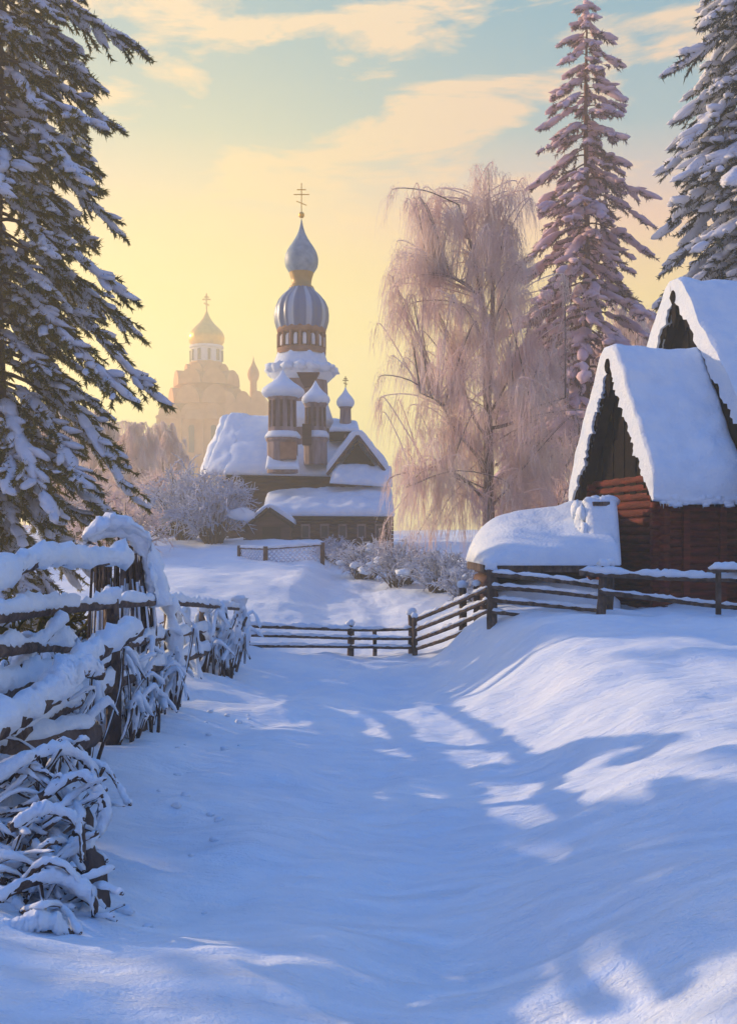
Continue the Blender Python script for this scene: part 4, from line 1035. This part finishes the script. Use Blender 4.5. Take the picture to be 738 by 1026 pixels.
# ------------------------------------------------------------------ sky and sun
SUN_AZ, SUN_EL = -60.0, 17.0                                # degrees left of the view direction, above the horizon
w = bpy.data.worlds.new('World'); sc.world = w; w.use_nodes = True; nt = w.node_tree; L = nt.links.new
bg = nt.nodes['Background']; bg.inputs['Strength'].default_value = .1
sk = nt.nodes.new('ShaderNodeTexSky'); sk.sky_type = 'NISHITA'; sk.sun_disc = False
sk.sun_elevation = R(SUN_EL); sk.sun_rotation = R(SUN_AZ)
tcn = nt.nodes.new('ShaderNodeTexCoord'); sep = nt.nodes.new('ShaderNodeSeparateXYZ'); L(tcn.outputs['Generated'], sep.inputs[0])
def math_(op, a, b=None, clamp=False):
    n = nt.nodes.new('ShaderNodeMath'); n.operation = op; n.use_clamp = clamp
    for i, x in enumerate((a, b)):
        if x is None: continue
        if isinstance(x, (int, float)): n.inputs[i].default_value = x
        else: L(x, n.inputs[i])
    return n.outputs[0]
def ramp(fac, stops):
    r = nt.nodes.new('ShaderNodeValToRGB'); cr = r.color_ramp; cr.interpolation = 'LINEAR'
    cr.elements[0].position = stops[0][0]; cr.elements[0].color = stops[0][1]; cr.elements[1].position = stops[-1][0]; cr.elements[1].color = stops[-1][1]
    for p_, c_ in stops[1:-1]: e = cr.elements.new(p_); e.color = c_
    L(fac, r.inputs[0]); return r.outputs[0]
def mixc(f, a, b, mode='MIX'):
    n = nt.nodes.new('ShaderNodeMix'); n.data_type = 'RGBA'; n.blend_type = mode; n.clamp_factor = True
    for s, x in ((0, f), (6, a), (7, b)):
        if isinstance(x, (int, float)): n.inputs[s].default_value = x
        elif isinstance(x, tuple): n.inputs[s].default_value = x
        else: L(x, n.inputs[s])
    return n.outputs[2]
zz = sep.outputs[2]
skyc = ramp(zz, [(0.0, S((255, 232, 140))), (.13, S((255, 232, 108))), (.20, S((254, 222, 124))), (.25, S((248, 208, 146))), (.29, S((240, 194, 170))), (.325, S((202, 186, 186))), (.365, S((140, 176, 190))),
                 (.46, S((98, 164, 190))), (.55, (.10, .40, .76, 1)), (.70, (.02, .27, .88, 1)), (1.0, (.008, .205, .84, 1))])
# behind the viewer the sky is already blue
back = ramp(math_('ADD', math_('MULTIPLY', sep.outputs[1], -.5), .5), [(.40, (0, 0, 0, 1)), (.75, (1, 1, 1, 1))])
skyc = mixc(back, skyc, ramp(zz, [(0.0, (.48, .37, .52, 1)), (.18, (.40, .38, .62, 1)), (.36, (.14, .33, .78, 1)), (.65, (.03, .27, .86, 1))]))
# streaky peach clouds
cm = nt.nodes.new('ShaderNodeCombineXYZ'); L(math_('MULTIPLY', math_('ARCTAN2', sep.outputs[0], sep.outputs[1]), 4.2), cm.inputs[0]); L(math_('MULTIPLY', zz, 17), cm.inputs[1])
cn = nt.nodes.new('ShaderNodeTexNoise'); cn.inputs['Scale'].default_value = 1.25; cn.inputs['Detail'].default_value = 7; cn.inputs['Roughness'].default_value = .58; cn.inputs['Distortion'].default_value = .35
L(cm.outputs[0], cn.inputs['Vector'])
cf = ramp(cn.outputs['Fac'], [(.49, (0, 0, 0, 1)), (.58, (1, 1, 1, 1))])
band = ramp(zz, [(.15, (.0,) * 3 + (1,)), (.30, (.75,) * 3 + (1,)), (.46, (.95,) * 3 + (1,)), (.60, (0, 0, 0, 1))])
cloudc = ramp(zz, [(.15, S((255, 236, 165))), (.30, S((250, 200, 165))), (.46, S((244, 214, 180)))])
skyc = mixc(math_('MULTIPLY', cf, band), skyc, cloudc)
# wide glow round the low sun
gd = nt.nodes.new('ShaderNodeVectorMath'); gd.operation = 'DOT_PRODUCT'; L(tcn.outputs['Generated'], gd.inputs[0])
ga_, ge_ = R(-9), R(9); gd.inputs[1].default_value = (math.sin(ga_) * math.cos(ge_), math.cos(ga_) * math.cos(ge_), math.sin(ge_))
gl = math_('POWER', math_('MAXIMUM', gd.outputs['Value'], 0.0), 34.0)
skyc = mixc(math_('MULTIPLY', gl, .75), skyc, S((255, 244, 140)))
# scale the painted-sky radiance to the Nishita sky's units and blend the two
sc1 = nt.nodes.new('ShaderNodeVectorMath'); sc1.operation = 'SCALE'; sc1.inputs['Scale'].default_value = 9.0; L(skyc, sc1.inputs[0])
fin = mixc(.06, sc1.outputs[0], sk.outputs[0])
L(fin, bg.inputs['Color'])
sl = bpy.data.lights.new('sun', 'SUN'); sl.energy = 5.0; sl.angle = R(.9); sl.color = (1, .70, .42)
so = bpy.data.objects.new('sun', sl); col.objects.link(so)
sd = Vector((math.sin(R(SUN_AZ)) * math.cos(R(SUN_EL)), math.cos(R(SUN_AZ)) * math.cos(R(SUN_EL)), math.sin(R(SUN_EL))))
so.rotation_euler = (-sd).to_track_quat('-Z', 'Y').to_euler(); so.location = (-20, 20, 30)

# ------------------------------------------------------------------ camera and render
cam = bpy.data.cameras.new('camera'); co = bpy.data.objects.new('camera', cam); col.objects.link(co)
cam.sensor_fit = 'VERTICAL'; cam.sensor_height = 36; cam.lens = F / 1026 * 36; cam.clip_end = 1000; cam.clip_start = .05
cam.shift_y = (CY - 513) / 1026
co.location = (0, 0, 0); co.rotation_euler = (R(90), 0, 0); sc.camera = co
vs = sc.view_settings; sc.display_settings.display_device = 'sRGB'
vs.view_transform = 'Standard'; vs.look = 'None'; vs.exposure = .35; vs.gamma = 1; vs.use_curve_mapping = False
cy = sc.cycles
cy.use_denoising = True; cy.max_bounces = 14; cy.diffuse_bounces = 7; cy.glossy_bounces = 2; cy.transmission_bounces = 12; cy.volume_bounces = 1; cy.transparent_max_bounces = 8
try: cy.denoiser = 'OPENIMAGEDENOISE'
except Exception: pass
cy.use_adaptive_sampling = True; cy.adaptive_threshold = .02
cy.sample_clamp_indirect = 4
